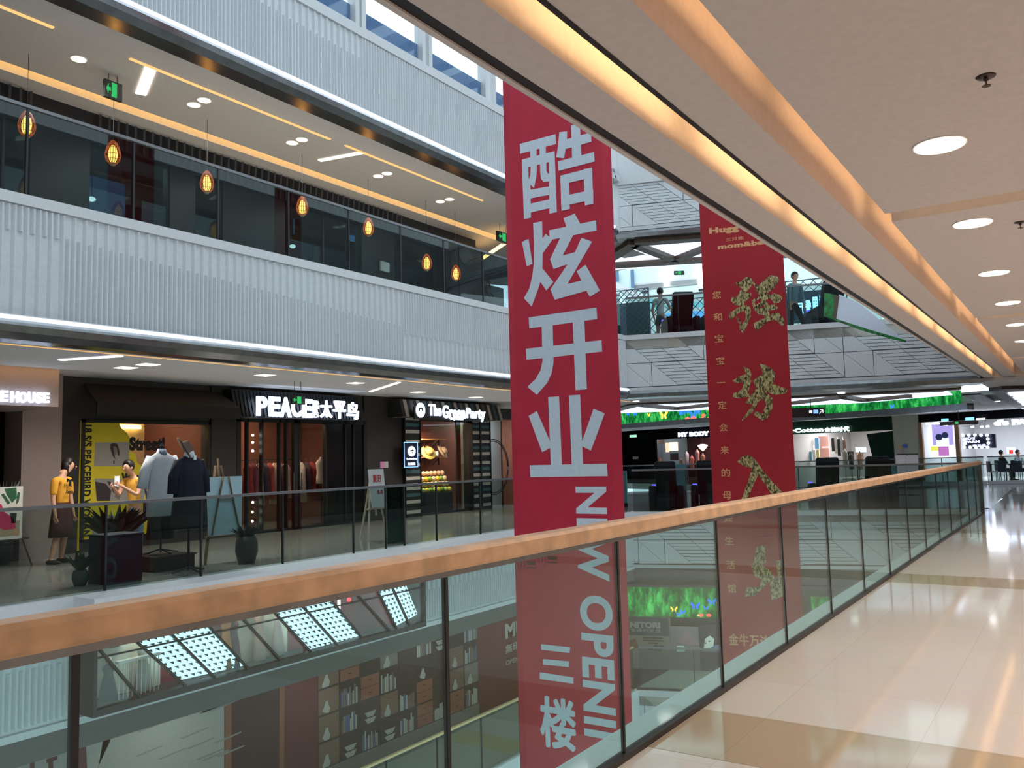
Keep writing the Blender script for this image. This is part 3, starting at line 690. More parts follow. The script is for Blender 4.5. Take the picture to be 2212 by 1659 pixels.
photo([(205, 956), (279, 955), (278, 1007), (203, 1007)], [(1, [(238, 960), (244, 957), (253, 959), (258, 975), (257, 985), (254, 983), (251, 966), (244, 964), (247, 985), (249, 992), (243, 985), (238, 970)]), (2, [(244, 965), (250, 966), (252, 980), (247, 985)]), (1, [(244, 996), (247, 994), (247, 1002), (245, 1003)])])
photo([(204, 1034), (268, 1034), (318, 1040), (310, 1082), (208, 1082)], [(1, [(205, 1040), (228, 1045), (240, 1060), (236, 1082), (209, 1082)]), (1, [(230, 1038), (247, 1046), (255, 1070), (244, 1064)]), (2, [(250, 1048), (262, 1060), (258, 1080), (248, 1074)])])
photo([(196, 1118), (232, 1112), (280, 1116), (275, 1160), (200, 1162)], [(1, [(214, 1122), (240, 1118), (255, 1130), (250, 1150), (222, 1140)])])
# things inside that window
mb = MB(); mb.wb(sx(352), 16.9, 1.0, sx(415), 17.0, 2.5); struct('wall_left_2', mb, M('lit_cream_wall', (214, 180, 130), .7))
t = thing('light_strip', 'warm light strip above the cream wall inside the yellow window shop', 'light strip', (sx(380), 16.85, 2.3)); MB().wb(sx(352), 16.8, 2.34, sx(402), 16.84, 2.42).build('lens', E('strip_y', (255, 225, 130), 3), t)

# ---- the widest lit shop sign with dark canopy, doors and clothes
t = thing('shop_sign', 'largest glowing white shop sign on a dark slatted canopy above glass doors', 'sign', S.w(sx(650), 2.66, .5))
SC2 = OW(14.75)
mb = MB(); A = SC2.px(506, 898); B = SC2.px(783, 905); zt = 3.05
mb.hexa([(A[0], 14.7, 2.52), (B[0] + .1, 14.7, 2.52), (B[0] + .1, 15.12, 2.52), (A[0], 15.12, 2.52), (A[0], 14.86, 3.12), (B[0], 14.86, 3.12), (B[0], 15.12, 3.12), (A[0], 15.12, 3.12)])
n = 40
for i in range(n): x = A[0] + (B[0] - A[0]) * i / n; mb.bar((x, 14.69, 2.54), (x, 14.85, 3.1), .02)
mb.build('canopy', m_black, t)
for ch, x0, x1, y0, y1 in (('P', 553, 576, 857, 898), ('E', 580, 604, 858, 899), ('A', 604, 628, 859, 901), ('C', 629, 649, 860, 901), ('E', 652, 673, 863, 902), ('BIRD', 675, 688, 866, 902), ('太', 691, 716, 866, 902), ('平', 719, 745, 867, 904), ('鸟', 748, 773, 870, 906)):
    f = SC2
    if ch == 'BIRD':
        for k, c2 in enumerate('BIRD'): tpx(c2, f, x0, y0 + k * 9.4, x1, y0 + k * 9.4 + 7.8, c=.08, depth=.03, bold=.06).build('letter', m_sign, t)
    else: tpx(ch, f, x0, y0, x1, y1, c=.08, depth=.04, bold=.04 if ord(ch[0]) < 256 else .03).build('letter', m_sign, t)
t = thing('shop_doors', 'black framed folding glass doors of the clothes shop under the largest sign', 'doors', S.w(sx(640), 0))
mb = MB()
for x in (508, 530, 562, 600, 615, 632, 642, 700, 742, 760, 783):
    w = .11 if x in (508, 783, 632) else .045; a = sx(x); mb.wb(a, YS - .06, 0, a + w, YS + .04, 2.62)
mb.wb(sx(508), YS - .06, 2.45, sx(785), YS + .04, 2.62); mb.wb(sx(508), YS - .06, 0, sx(785), YS + .04, .05)
dfr = mb.build('door_frame', m_black, t)
for a, b in ((532, 562), (564, 600), (617, 632), (644, 700)): MB().wb(sx(a) + .05, YS - .015, .05, sx(b) - .0, YS - .005, 2.45).build('glass_pane', m_gshop, t)
for a, b in ((704, 742), (745, 783)): MB().wb(sx(a), YS - .02, .05, sx(b), YS + .01, 2.45).build('dark_panel', M('dark_pane', (22, 20, 22), .12), t)
for a in (629, 646): MB().tube([S.w(sx(a), .9, .09), S.w(sx(a), 1.3, .09)], .014).build('handle', m_steel, dfr)
bulbs = [(533, 940), (546, 940), (546, 956), (546, 974), (533, 1088), (545, 1106), (545, 1126), (533, 1126), (546, 1085)]
for i, (x, y) in enumerate(bulbs):
    a, b = S.px(x, y, -.12); MB().ball(S.w(a, b, -.12), .028, 10).build('bulb', E('bulb', (255, 244, 226), 9), t)
grp = 'clothes on the rail behind the glass doors'
gcol = [(150, 46, 44), (120, 50, 70), (186, 150, 132), (60, 48, 66), (168, 60, 52), (196, 168, 150), (92, 60, 60), (186, 140, 130), (200, 180, 168), (74, 52, 60), (150, 40, 40), (132, 44, 40)]
gname = ['brick red', 'plum', 'beige', 'dark violet', 'rust red', 'cream', 'brown', 'blush', 'pale grey', 'aubergine', 'crimson', 'dark red']
for i in range(12):
    x = 536 + i * 11.5 + (22 if i > 7 else 0)
    a = S.px(x, 1010, -.9)[0]; y = YS + .9; L = .75 + .12 * ((i * 7) % 3)
    g = thing('hanging_garment', '%s garment, number %s from the left on the clothes rail behind the doors' % (gname[i], ['one', 'two', 'three', 'four', 'five', 'six', 'seven', 'eight', 'nine', 'ten', 'eleven', 'twelve'][i]), 'clothes', (a, y, 1.55 - L), 0, grp)
    mb = MB(); mb.lathe((a, y, 0), [(.10, 1.55 - L), (.085, 1.3), (.075, 1.1), (.11, 1.47), (.03, 1.55)] if 0 else [(.12, 1.55 - L), (.09, 1.25), (.10, 1.42), (.03, 1.54)], 10, 0, .55, 1.7)
    mb.build('cloth', M('garment_%s' % gname[i], gcol[i], .8, noise=.2, nscale=8), g, smooth=True)
    MB().tube([(a, y, 1.53), (a, y, 1.6), (a, y + .02, 1.62)], .004, 5).build('hanger_hook', m_steel, g)
t = thing('clothes_rail', 'steel clothes rail behind the glass doors', 'rail', (sx(610), YS + .9, 0)); mb = MB(); mb.tube([(sx(528), YS + .9, 1.62), (sx(690), YS + .9, 1.62)], .012)
for x in (528, 612, 690): mb.tube([(sx(x), YS + .9, 0), (sx(x), YS + .9, 1.62)], .012)
mb.build('pipes', m_steel, t)
def torso(lab, X, Y, z0, z1, mat, w=.2, cat='mannequin', stand=True, extra=None, rz=0):
    t = thing('mannequin', lab, cat, (X, Y, 0), rz)
    h = z1 - z0
    mb = MB(); mb.lathe((0, 0, z0), [(w * .95, 0), (w * .9, h * .2), (w * .78, h * .45), (w * .92, h * .68), (w * .98, h * .82), (w * .7, h * .93), (w * .3, h), (w * .26, h * 1.06)], 18, 0, 1, .6)
    mb.build('clothed_torso', mat, t, smooth=True, local=True)
    if stand: MB().tube([(0, 0, .02), (0, 0, z0 + .05)], .014).lathe((0, 0, 0), [(.16, 0), (.16, .015), (.02, .03)], 14).build('stand', m_dark, t, local=True)
    return t
torso('white topped mannequin seen through the right glass door', S.px(694, 1020, -.6)[0], YS + .6, 1.0, 1.62, M('white_top', (232, 214, 196), .7), .17)
# ---- small plate on the brown wall
t = thing('wall_plate', 'small pink and grey plate on the brown wall left of the striped shop', 'sign', S.w(sx(826), 1.5, .06))
a0, b0 = S.px(818, 1011); a1, b1 = S.px(835, 997); MB().fb(S, a0, b0, a1, b1, .05, .06).build('plate', M('plate_grey', (190, 184, 186), .5), t); MB().fb(S, a0, b0, (a0 + a1) / 2, b1, .06, .063).build('pink_half', M('plate_pink', (214, 140, 190), .5), t)
# ---- striped shop
t = thing('shop_sign', 'black sign board with round emblem and glowing rounded letters under a striped canopy', 'sign', S.w(sx(970), 2.7, .6))
f14 = OW(14.6)
A = f14.px(872, 905); B = f14.px(1088, 915); x0, x1 = A[0], B[0]
stripe = [M('stripe_dark', (30, 30, 30), .7), M('stripe_cream', (170, 160, 146), .7), M('stripe_brown', (88, 76, 66), .7), M('stripe_teal', (58, 84, 86), .7)]
mb = MB(); n = 34
for i in range(n):
    xa = x0 + (x1 - x0) * i / n; xb = x0 + (x1 - x0) * (i + 1) / n; mi = [0, 1, 0, 2, 0, 1, 0, 3][i % 8]
    mb.hexa([(xa, 14.62, 2.66), (xb, 14.62, 2.66), (xb, 15.12, 2.66), (xa, 15.12, 2.66), (xa, 14.75, 3.12), (xb, 14.75, 3.12), (xb, 15.12, 3.12), (xa, 15.12, 3.12)], mi)
mb.build('striped_canopy', stripe, t)
fb_ = OW(14.55); a0, b0 = fb_.px(894, 906); a1, b1 = fb_.px(1052, 884)
MB().fb(fb_, a0, b0, a1, b0 + .34, -.02, .02).build('board', m_black, t)
for ch, xa, xb, ya, yb in (('The', 926, 952, 874, 898), ('Green', 956, 1003, 878, 903), ('Party', 1007, 1047, 883, 910)): tpx(ch, fb_, xa, ya, xb, yb, c=.02, depth=.03, bold=.025).build('lettering', m_sign, t)
tpx('Living Collection', fb_, 972, 902, 1000, 908, c=.02, depth=.02, bold=.02).build('lettering', m_sign, t)
def emblem(fr, x, y, rx, ry, par, c=.02):
    a, b = fr.px(x, y, c); ra = fr.px(x + rx, y, c)[0] - a; rb = fr.px(x, y - ry, c)[1] - b
    ell = lambda s, n=20: [(a + ra * s * math.cos(k * 2 * math.pi / n), b + rb * s * math.sin(k * 2 * math.pi / n)) for k in range(n)]
    MB().poly(fr, ell(1), c, c + .02).build('emblem', m_sign, par)
    mb = MB(); mb.fb(fr, a - ra * .5, b + rb * .1, a + ra * .5, b + rb * .3, c + .02, c + .023); mb.fb(fr, a - ra * .08, b - rb * .5, a + ra * .08, b + rb * .6, c + .02, c + .023)
    mb.fb(fr, a - ra * .45, b - rb * .15, a - ra * .2, b + rb * .1, c + .02, c + .023); mb.fb(fr, a + ra * .2, b - rb * .15, a + ra * .45, b + rb * .1, c + .02, c + .023)
    mb.build('emblem_face', m_black, par)
emblem(fb_, 908, 886, 9.5, 16, t)
# striped pillars
def pillar(lab, xa, xb, mat2):
    t = thing('striped_pillar', lab, 'pillar', S.w((sx(xa) + sx(xb)) / 2, 0)); mb = MB(); z = 0; i = 0
    while z < 2.7: mb.wb(sx(xa), YS - .12, z, sx(xb), YS + .2, min(z + .09, 2.7), [0, 1, 0, 0, 1, 0, 2][i % 7]); z += .09; i += 1
    mb.build('cladding', [stripe[0], M('stripe_white', (200, 196, 186), .7), M('stripe_tealw', (70, 110, 112), .7)], t)
    mb = MB(); mb.wb(sx(xa) - .03, YS - .15, 0, sx(xa), YS + .2, 2.7); mb.wb(sx(xb), YS - .15, 0, sx(xb) + .03, YS + .2, 2.7); mb.build('edge', m_black, t)
pillar('black and white striped pillar left of the hat shelves', 868, 900, 1)
pillar('narrow striped pillar right of the brown shop wall', 1014, 1030, 1)
pillar('last striped pillar beside the round wicker frame', 1033, 1052, 1)
t = thing('projecting_sign', 'small glowing vertical light box with round emblem on the striped pillar', 'sign', S.w(sx(887), 1.3, .3)); fs = OW(14.85)
a0, b0 = fs.px(873, 1010); a1, b1 = fs.px(902, 955); MB().fb(fs, a0, b0, a1, b1, -.04, .0).build('box', M('sign_blue_black', (12, 22, 46), .4), t); MB().wb((a0 + a1) / 2 - .03, 14.89, (b0 + b1) / 2 - .03, (a0 + a1) / 2 + .03, 15.08, (b0 + b1) / 2 + .03).build('wall_bracket', m_dark, t)
mb = MB()
for q in ((a0, b0, a1, b0 + .02), (a0, b1 - .02, a1, b1), (a0, b0, a0 + .015, b1), (a1 - .015, b0, a1, b1)): mb.fb(fs, *q, 0, .01)
mb.build('lit_edge', E('sign_blue', (120, 170, 255), 1.2), t)
emblem(fs, 889, 975, 7.5, 11, t, .003); tpx('The Green Party', fs, 878, 989, 900, 994, c=.003, depth=.004, bold=.03).build('lettering', m_sign, t); tpx('生活集', fs, 881, 999, 897, 1005, c=.003, depth=.004, bold=.03).build('lettering', m_sign, t)
# inside: brown wall, shelves, hats, baskets
mb = MB(); mb.wb(sx(900), 16.2, 0, sx(1014) + .6, 16.3, 2.75); struct('wall_left_2', mb, M('terracotta_wall', (140, 74, 48), .75))
t = thing('shop_window', 'window of the striped shop with black lower cabinet', 'window', S.w(sx(955), 0))
mb = MB(); mb.wb(sx(901), YS - .05, 0, sx(1012), YS + .02, .06); mb.wb(sx(901), YS - .05, 2.6, sx(1012), YS + .02, 2.7); mb.wb(sx(985), YS - .02, 0, sx(985) + .03, YS + .02, 2.6); mb.build('frame', m_dark, t)
MB().wb(sx(901), YS - .005, .06, sx(1012), YS + .005, 2.6).build('glass_pane', m_gshop, t)
f16 = OW(15.95)
def shelf(lab, xa, xb, y):
    a0, b = f16.px(xa, y); a1, _ = f16.px(xb, y); t = thing('wall_shelf', lab, 'shelf', f16.w((a0 + a1) / 2, b)); MB().wb(a0, 15.8, b - .03, a1, 16.2, b).build('board', M('shelf_wood', (190, 128, 84), .6), t)
    mb = MB()
    for s in (.2, .8): x = a0 + (a1 - a0) * s; mb.wb(x - .012, 15.9, b - .25, x + .012, 15.93, b - .03); mb.bar((x, 15.9, b - .05), (x, 16.18, b - .25), .02)
    mb.build('bracket', m_dark, t); return a0, a1, b
shelf('upper wooden wall shelf in the striped shop', 905, 955, 948)
a0, a1, b = shelf('lower wooden wall shelf carrying two hats', 905, 955, 987)
def hat(lab, x, y, z, tilt, col):
    t = thing('sun_hat', lab, 'hat', (x, y, z)); mb = MB(); mb.lathe((0, 0, 0), [(.24, 0), (.23, .012), (.12, .03), (.115, .09), (.09, .13), (.02, .145)], 22)
    R_ = Matrix.Rotation(tilt, 3, 'Y') @ Matrix.Rotation(.9, 3, 'X'); mb.v = [R_ @ p + Vector((x, y, z + .12)) for p in mb.v]; mb.build('straw', col, t, smooth=True)
    rb = MB(); rb.lathe((0, 0, 0), [(.122, .03), (.118, .055)], 22); rb.v = [R_ @ p + Vector((x, y, z + .12)) for p in rb.v]; rb.build('band', M('hat_band', (120, 90, 60), .7), t, smooth=True)
hat('yellowish straw hat on the left of the lower shelf', a0 + .3, 15.85, b, -.5, M('straw', (222, 190, 110), .8)); hat('pinkish sun hat on the right of the lower shelf', a0 + .95, 15.85, b + .02, .5, M('straw_pink', (214, 176, 150), .8))
t = thing('vase', 'small white vase between the two hats', 'vase', (a0 + .6, 15.78, b)); MB().lathe((a0 + .6, 15.78, b), [(.05, 0), (.07, .05), (.05, .14), (.04, .15)], 14).build('body', m_cap, t, smooth=True)
t = thing('display_counter', 'black display counter below the fruit', 'counter', S.w(sx(945), 0, -.4)); MB().wb(sx(903), YS + .1, 0, sx(982), YS + .8, .55).build('cabinet', m_black, t); MB().wb(sx(903), YS + .08, .55, sx(982), YS + .82, .58).build('top', m_dark, t)
fcol = {'yellow lemon': (232, 206, 60), 'pale cabbage': (196, 214, 120), 'pink bun': (240, 190, 160), 'green apple': (120, 160, 60), 'orange fruit': (226, 150, 60)}
names = list(fcol)
for i in range(40):
    row = i // 10; k = i % 10; x = sx(904) + .1 + k * .168 + row * .04; nm = names[2] if row == 3 else names[(i * 3 + row + (k // 3)) % 5]
    z = .585 + row * .155; y = YS + .22 + row * .12
    o = MB().ball((x, y, z + .078), .078, 12, sz=.95).build('round_fruit', M('fruit_' + nm, fcol[nm], .5), smooth=True)
    tag(o, 'one of the round fruits heaped on the counter of the striped shop', 'fruit', 'fruit heaped on the black counter')
area('fruit_lamp', (sx(930), YS + .35, 2.4), .3, 38, (1, .82, .55))  # added light with no fixture, brightens the heaped fruit
t = thing('round_wicker_frame', 'large round wicker swing frame beyond the last striped pillar', 'frame', S.w(sx(1070), .3)); mb = MB(); c = S.w(sx(1066), 1.25, .0)
for r in (.86, .8):
    pts = [c + Vector((math.cos(k * math.pi / 14) * r * .95, 0, math.sin(k * math.pi / 14) * r)) for k in range(29)]; mb.tube(pts, .016, 6)
mb.build('hoop', m_dark, t, smooth=True)
MB().tube([S.w(sx(1084), 0), S.w(sx(1084), 2.7)], .02).build('post', m_dark, t)
mb = MB(); mb.wb(sx(1052), YS + .9, 0, 23, YS + 1.0, 3.2); struct('wall_left_2', mb, M('pale_shop_wall', (170, 176, 176), .6)); area('shop_area_light', (sx(1075), YS + .5, 3.0), .4, 22, (.85, .95, 1))  # cool light without a fixture, added to brighten the pale wall
# ------------------------------------------------------------------ restaurant level across the void, upper windows, roof
L4 = OW(13.4); lx = lambda x, y=500: L4.px(x, y)[0]
m_rest = M('restaurant_dark', (20, 22, 26), .45); m_rest2 = M('restaurant_brown', (34, 26, 26), .5)
xe = lx(1026, 600)
mb = MB(); mb.wb(-6, 13.4, 4.6, lx(0, 300) - 1, 13.6, 7.45); mb.wb(-6, 16.5, 4.6, 24, 16.6, 7.45)
mb.wb(-6, 13.35, 6.95, xe, 13.6, 7.45)
for a, b in ((60, 190), (365, 420), (480, 615), (780, 850)): mb.wb(lx(a), 13.38, 4.6, lx(b), 13.6, 7.0)
struct('wall_left_6', mb, m_rest)
mb = MB(); x = -5.8
while x < lx(865, 440):
    if not (lx(80, 200) < x < lx(200, 240)): mb.bar((x, 13.25, 7.42), (x + .05, 13.34, 6.98), .035)
    x += .16
struct('trim_10', mb, M('louvre_dark', (52, 48, 50), .5))
t = thing('restaurant_front', 'dark rounded end of the restaurant front with a small oval sign', 'shop front', (xe - .8, 13.0, 4.6))
mb = MB(); P = [(lx(943, 560), 4.6), (xe, 4.6), (xe, 6.9), (xe - .1, 7.08), (xe - .3, 7.15), (lx(960, 500), 7.15), (lx(943, 560), 7.0)]
mb.poly(OW(13.2), P, -.4, .1); mb.build('wall_panel', m_rest2, t)
c = OW(13.1).px(1005, 555); MB().poly(OW(13.1), [(c[0] + .28 * math.cos(k * .3142), c[1] + .22 * math.sin(k * .3142)) for k in range(20)], 0, .03).build('oval_sign', M('oval_grey', (60, 72, 78), .4), t)
mb = MB(); fp = OW(13.0); random.seed(3)
for i in range(60):
    a, b = fp.px(1040 + abs(random.gauss(0, 9)), 600 + random.random() * 50); p = fp.w(a, b, random.uniform(-.1, .1)); d = Vector((random.uniform(-.5, .8), random.uniform(-.3, .3), random.uniform(-1, .1))).normalized() * .22
    s = d.cross(Vector((0, 0, 1))).normalized() * .025; mb.add([p, p + d * .5 + s, p + d, p + d * .5 - s], [(0, 1, 2, 3)])
o = tag(mb.build('hanging_foliage', M('foliage_dark', (30, 46, 34), .6)), 'dark trailing leaves hanging at the rounded end of the restaurant', 'plant', kind='stuff')
# glazing
t = thing('restaurant_window', 'long dark glazing of the restaurant with a faint interior', 'window', (8, 13.45, 4.6))
MB().wb(lx(0, 300) - 1, 13.44, 4.6, lx(938, 560), 13.46, 6.95).build('glass_pane', glass('restaurant_glass', (.42, .50, .52), .8), t)
mb = MB()
for x in (4, 190, 290, 365, 480, 622, 700, 752, 864): mb.wb(lx(x) - .02, 13.42, 4.6, lx(x) + .02, 13.48, 6.95)
mb.build('mullion', m_dark, t)
f15 = OW(15.6)
def ipx(name, lab, cat, xa, ya, xb, yb, mat, d=.05, fr=f15, part='panel'):
    a0, b0 = fr.px(xa, yb); a1, b1 = fr.px(xb, ya); t = thing(name, lab, cat, fr.w((a0 + a1) / 2, b0)); MB().fb(fr, a0, b0, a1, b1, 0, d).build(part, mat, t)
ipx('wall_screen', 'pale blue glowing screen inside the restaurant, left part', 'screen', 192, 400, 268, 452, E('screen_blue', (110, 150, 190), .45))
ipx('wall_screen', 'narrow blue window inside the restaurant, middle', 'window', 628, 466, 634, 506, E('screen_blue2', (130, 180, 220), .5)); 
ipx('wall_panel', 'beige lit panel inside the restaurant below a lantern', 'panel', 262, 330, 365, 440, M('rest_panel', (120, 116, 100), .6)); ipx('wall_panel', 'tan lit panel behind the fourth lantern', 'panel', 624, 440, 650, 520, M('rest_panel2', (170, 140, 100), .6))
ipx('wall_screen', 'small bluish screen right of the fourth lantern', 'screen', 754, 507, 771, 520, E('screen_blue3', (120, 180, 230), .8)); ipx('paper_notice', 'small white notice on the dark restaurant glass', 'notice', 820, 569, 838, 585, M('notice', (170, 180, 180), .6), fr=OW(13.35))
area('restaurant_lamp', (lx(320), 15, 7.3), 1, 26, (1, .9, .75)); area('restaurant_lamp', (lx(700), 15, 7.3), 1, 20, (1, .9, .75))
for x, y in ((378, 375), (198, 430), (405, 428), (632, 532)):
    a, b = OW(14.2).px(x, y); o = thing('spotlight', 'small bright ceiling spot inside the restaurant near %s' % {378: 'the second lantern', 198: 'the blue screen', 405: 'the green running man sign', 632: 'the fourth lantern, low'}[x], 'spotlight', (a, 14.2, b)); MB().ball((a, 14.2, b), .07, 12, sz=.6).build('lens', E('spot_white', (255, 250, 235), 4), o); MB().tube([(a, 14.2, b + .03), (a, 14.2, 7.4)], .008, 5).build('stem', m_dark, o)
ipx('exit_sign', 'small green glowing sign inside the dark restaurant', 'exit sign', 366, 440, 383, 450, E('exit_green', (60, 200, 110), .45), fr=OW(14.0))
# pendant lanterns
m_shade = M('lantern_shade', (176, 84, 40), .5, emit=(200, 80, 24), es=.35)
m_core = E('lantern_core', (255, 190, 90), 3.2)
def lantern(x, y, lab):
    z = y
    fr = OW(12.1); a, b = fr.px(x, y)
    t = thing('pendant_lantern', lab, 'lantern', (a, 12.1, b - .19), 0, 'pendant lanterns of the restaurant')
    mb = MB(); prof = [(.055, -.16), (.10, -.10), (.115, -.02), (.095, .08), (.06, .16), (.03, .2)]; n = 18
    for k in range(n):
        q = 2 * math.pi * k / n; mb.tube([(a + r * math.cos(q), 12.1 + r * math.sin(q), b + z_) for r, z_ in prof], .0045, 4)
    for r, z_ in prof: mb.tube([(a + r * math.cos(k * math.pi / 8), 12.1 + r * math.sin(k * math.pi / 8), b + z_) for k in range(17)], .0045, 4)
    mb.build('wire_shade', m_shade, t)
    MB().lathe((a, 12.1, b), [(.03, -.14), (.06, -.1), (.068, 0), (.045, .1), (.02, .13)], 12).build('glowing_core', m_core, t, smooth=True)
    MB().lathe((a, 12.1, b - .19), [(.035, 0), (.045, .03), (.05, .04)], 12).build('base_ring', M('lantern_cream', (230, 190, 140), .5), t, smooth=True)
    MB().tube([(a, 12.1, b + .19), (a, 12.1, 7.45)], .004, 5).build('cord', m_dark, t)
for x, y, lab in ((58, 270, 'glowing orange woven lantern, leftmost of the row'), (244, 332, 'glowing orange woven lantern left of the beige lit panel'), (447, 395, 'glowing orange woven lantern, third of the row'), (653, 447, 'glowing orange woven lantern, fourth of the row'),
                  (796, 492, 'glowing orange woven lantern, fifth of the row'), (922, 568, 'glowing orange woven lantern before the rounded end'), (985, 591, 'glowing orange woven lantern on the rounded dark end')): lantern(x, y, lab)
# ---- upper windows: panes open to the sky, blue blinds on their lower halves
t7 = OW(YO)
mb = MB(); mb.wb(OX0, YO, 9.16, lx(0) - 3, YO + .2, 10.7); mb.wb(OX0, YO - .02, 10.45, 24, YO + .3, 10.9)
struct('trim_11', mb, m_cap)
wx = [(-2.2, .4), (.6, 3.2), (3.4, 6.0), (6.2, 8.8), (9.0, 10.3), (10.56, 12.12), (12.42, 14.2), (14.6, 16.2), (16.6, 18.6)]
for i, (a, b) in enumerate(wx):
    t = thing('window_%d' % (i + 1), None, None, ((a + b) / 2, YO + .1, 9.16)); t['kind'] = 'structure'
    mb = MB(); mb.wb(a - .1, YO, 9.16, a, YO + .2, 10.45); mb.wb(b, YO, 9.16, b + .1, YO + .2, 10.45); mb.wb(a, YO, 9.16, b, YO + .2, 9.22); mb.wb(a, YO, 10.4, b, YO + .2, 10.45)
    mb.build('frame', m_cap, t); MB().wb(a, YO + .1, 9.22, b, YO + .11, 10.4).build('pane', m_gshop, t)
    mb = MB(); zb = 9.60; n = 14
    for k in range(n): mb.wb(a + .01, YO + .12, 9.23 + (zb - 9.23) * k / n, b - .01, YO + .13 + .01 * (k % 2), 9.23 + (zb - 9.23) * (k + .92) / n)
    mb.build('blind', M('blue_blind', (92, 128, 176), .7), t)
# roof over the wings, open glazed strip over the void
mb = MB(); mb.wb(-7, -4.4, 7.4, 24, YN - .1, 7.6); mb.wb(-7, YN - .1, 3.56, 23.4, YN - .01, 4.73); mb.wb(-7, -4.4, 4.4, 24, YN - .1, 4.6); mb.wb(-7, YN - .1, 7.4, 23.4, YN - .01, 9); struct('trim_12', mb, m_cap)
mb = MB()
x = -6
while x < 22: mb.wb(x, YN, 11.0, x + .35, YO + .4, 11.35); x += 1.25
struct('trim_13', mb, m_cap)  # unseen beams, added to cut the daylight entering the void
mb = MB(); mb.wb(-7.3, -4.4, -5, -7, 17.9, 11); struct('wall_back', mb, m_pinkw)
# hanging exit signs
def exit_sign(lab, fr, x0, y0, x1, y1, ztop, flip=False):
    a0, b0 = fr.px(x0, y1); a1, b1 = fr.px(x1, y0); t = thing('hanging_exit_sign', lab, 'exit sign', fr.w((a0 + a1) / 2, b0))
    MB().fb(fr, a0, b0, a1, b1, -.03, .03).build('box', M('sign_case', (44, 50, 48), .5), t)
    h = b1 - b0; w = a1 - a0; mb = MB()
    mb.fb(fr, a0 + .38 * w, b0 + .1 * h, a0 + .68 * w, b1 - .1 * h, .03, .035)
    mb.poly(fr, [(a0 + .08 * w, b0 + .5 * h), (a0 + .2 * w, b0 + .8 * h), (a0 + .2 * w, b0 + .6 * h), (a0 + .33 * w, b0 + .6 * h), (a0 + .33 * w, b0 + .4 * h), (a0 + .2 * w, b0 + .4 * h), (a0 + .2 * w, b0 + .2 * h)], .03, .035)
    mb.build('green_symbol', E('exit_green', (60, 200, 110), .45), t)
    mb = MB()
    for q in (.25, .75): mb.tube([fr.w(a0 + w * q, b1), fr.w(a0 + w * q, ztop)], .006, 5)
    mb.build('hanging_rod', m_dark, t)
exit_sign('green exit sign hanging on two rods from the upper ceiling at the left', OW(11.8), 224, 184, 262, 208, 7.45)
exit_sign('green exit sign hanging in front of the largest lit shop sign', OW(12.6), 629, 856, 657, 873, 3.1)
exit_sign('small green exit sign at the left edge of the nearest red banner', OW(11.9), 1074, 507, 1098, 519, 7.45)
# ------------------------------------------------------------------ far end: walkways behind the angled wall
m_brown = M('brown_beam', (84, 66, 50), .5)
m_lum = E('luminous_ceiling', (196, 214, 240), 1.05)
def fquad(mb, P, z0, z1, mi=0): mb.poly(FZ(0), P, z0, z1, mi)
# plain ceilings close to the edge, then luminous panels between brown beams
for z, tag_z in ((3.08, 3), (7.45, 4)):
    mb = MB(); fquad(mb, [fa(-.2, -.25), fa(8.57, -.25), fa(8.57, -3.9), fa(-.2, -3.9)], z, z + .2)
    fquad(mb, [fa(-6.5, -3.4), fa(-.2, -.25), fa(-.2, -3.9), fa(-3.5, -6)], z, z + .2)
    if tag_z == 3:
        fquad(mb, [fa(8.57, -.2), (34, 2.0), (34, -4.2), (23.4, -4.2), (23.4, 2.04)], z, z + .2)
    struct('ceiling', mb, m_ceil2)
def beam(z, p, q, w, h, par): A = FZ(z).px(*p); B = FZ(z).px(*q); MB().bar((A[0], A[1], z + h / 2), (B[0], B[1], z + h / 2), w, h).build('beam', m_brown, par)
t = thing('truss_ceiling', 'brown triangular truss framing glowing white panels, upper level at the far end', 'ceiling light', FW.w(1, 7.3, -4)); z = 7.28
for p, q, w in (((1300, 572), (1371, 529), .4), ((1371, 529), (1545, 516), .4), ((1545, 516), (1800, 497), .4), ((1371, 533), (1457, 566), .28), ((1457, 566), (1530, 538), .28), ((1530, 538), (1640, 552), .28), ((1320, 578), (1545, 564), .4), ((1545, 564), (1800, 548), .4)): beam(z, p, q, w, .12, t)
g = FZ(z + .15); MB().poly(FZ(0), [g.px(*p) for p in ((1290, 585), (1371, 525), (1545, 513), (1800, 494), (1800, 552), (1545, 566), (1320, 582))], z + .13, z + .16).build('glowing_panel', m_lum, t)
t = thing('truss_ceiling', 'brown beam with glowing white panels, lower level at the far end', 'ceiling light', FW.w(1, 3.1, -4)); z = 3.03
for p, q, w in (((1320, 890), (1377, 875), .45), ((1377, 875), (1540, 868), .45), ((1540, 868), (1713, 860), .45), ((1713, 860), (1850, 853), .45), ((1850, 853), (2075, 842), .45), ((1382, 878), (1462, 886), .25), ((1462, 886), (1540, 877), .25), ((1540, 877), (1713, 874), .25), ((1713, 874), (1820, 861), .25), ((1820, 861), (1868, 868), .25), ((1868, 868), (1965, 859), .25)): beam(z, p, q, w, .1, t)
g = FZ(z + .1); MB().poly(FZ(0), [g.px(*p) for p in ((1320, 892), (1377, 874), (1713, 859), (1850, 852), (2040, 843), (2058, 853), (1870, 870), (1600, 882), (1462, 888), (1330, 893))], z + .1, z + .12).build('glowing_panel', m_lum, t)
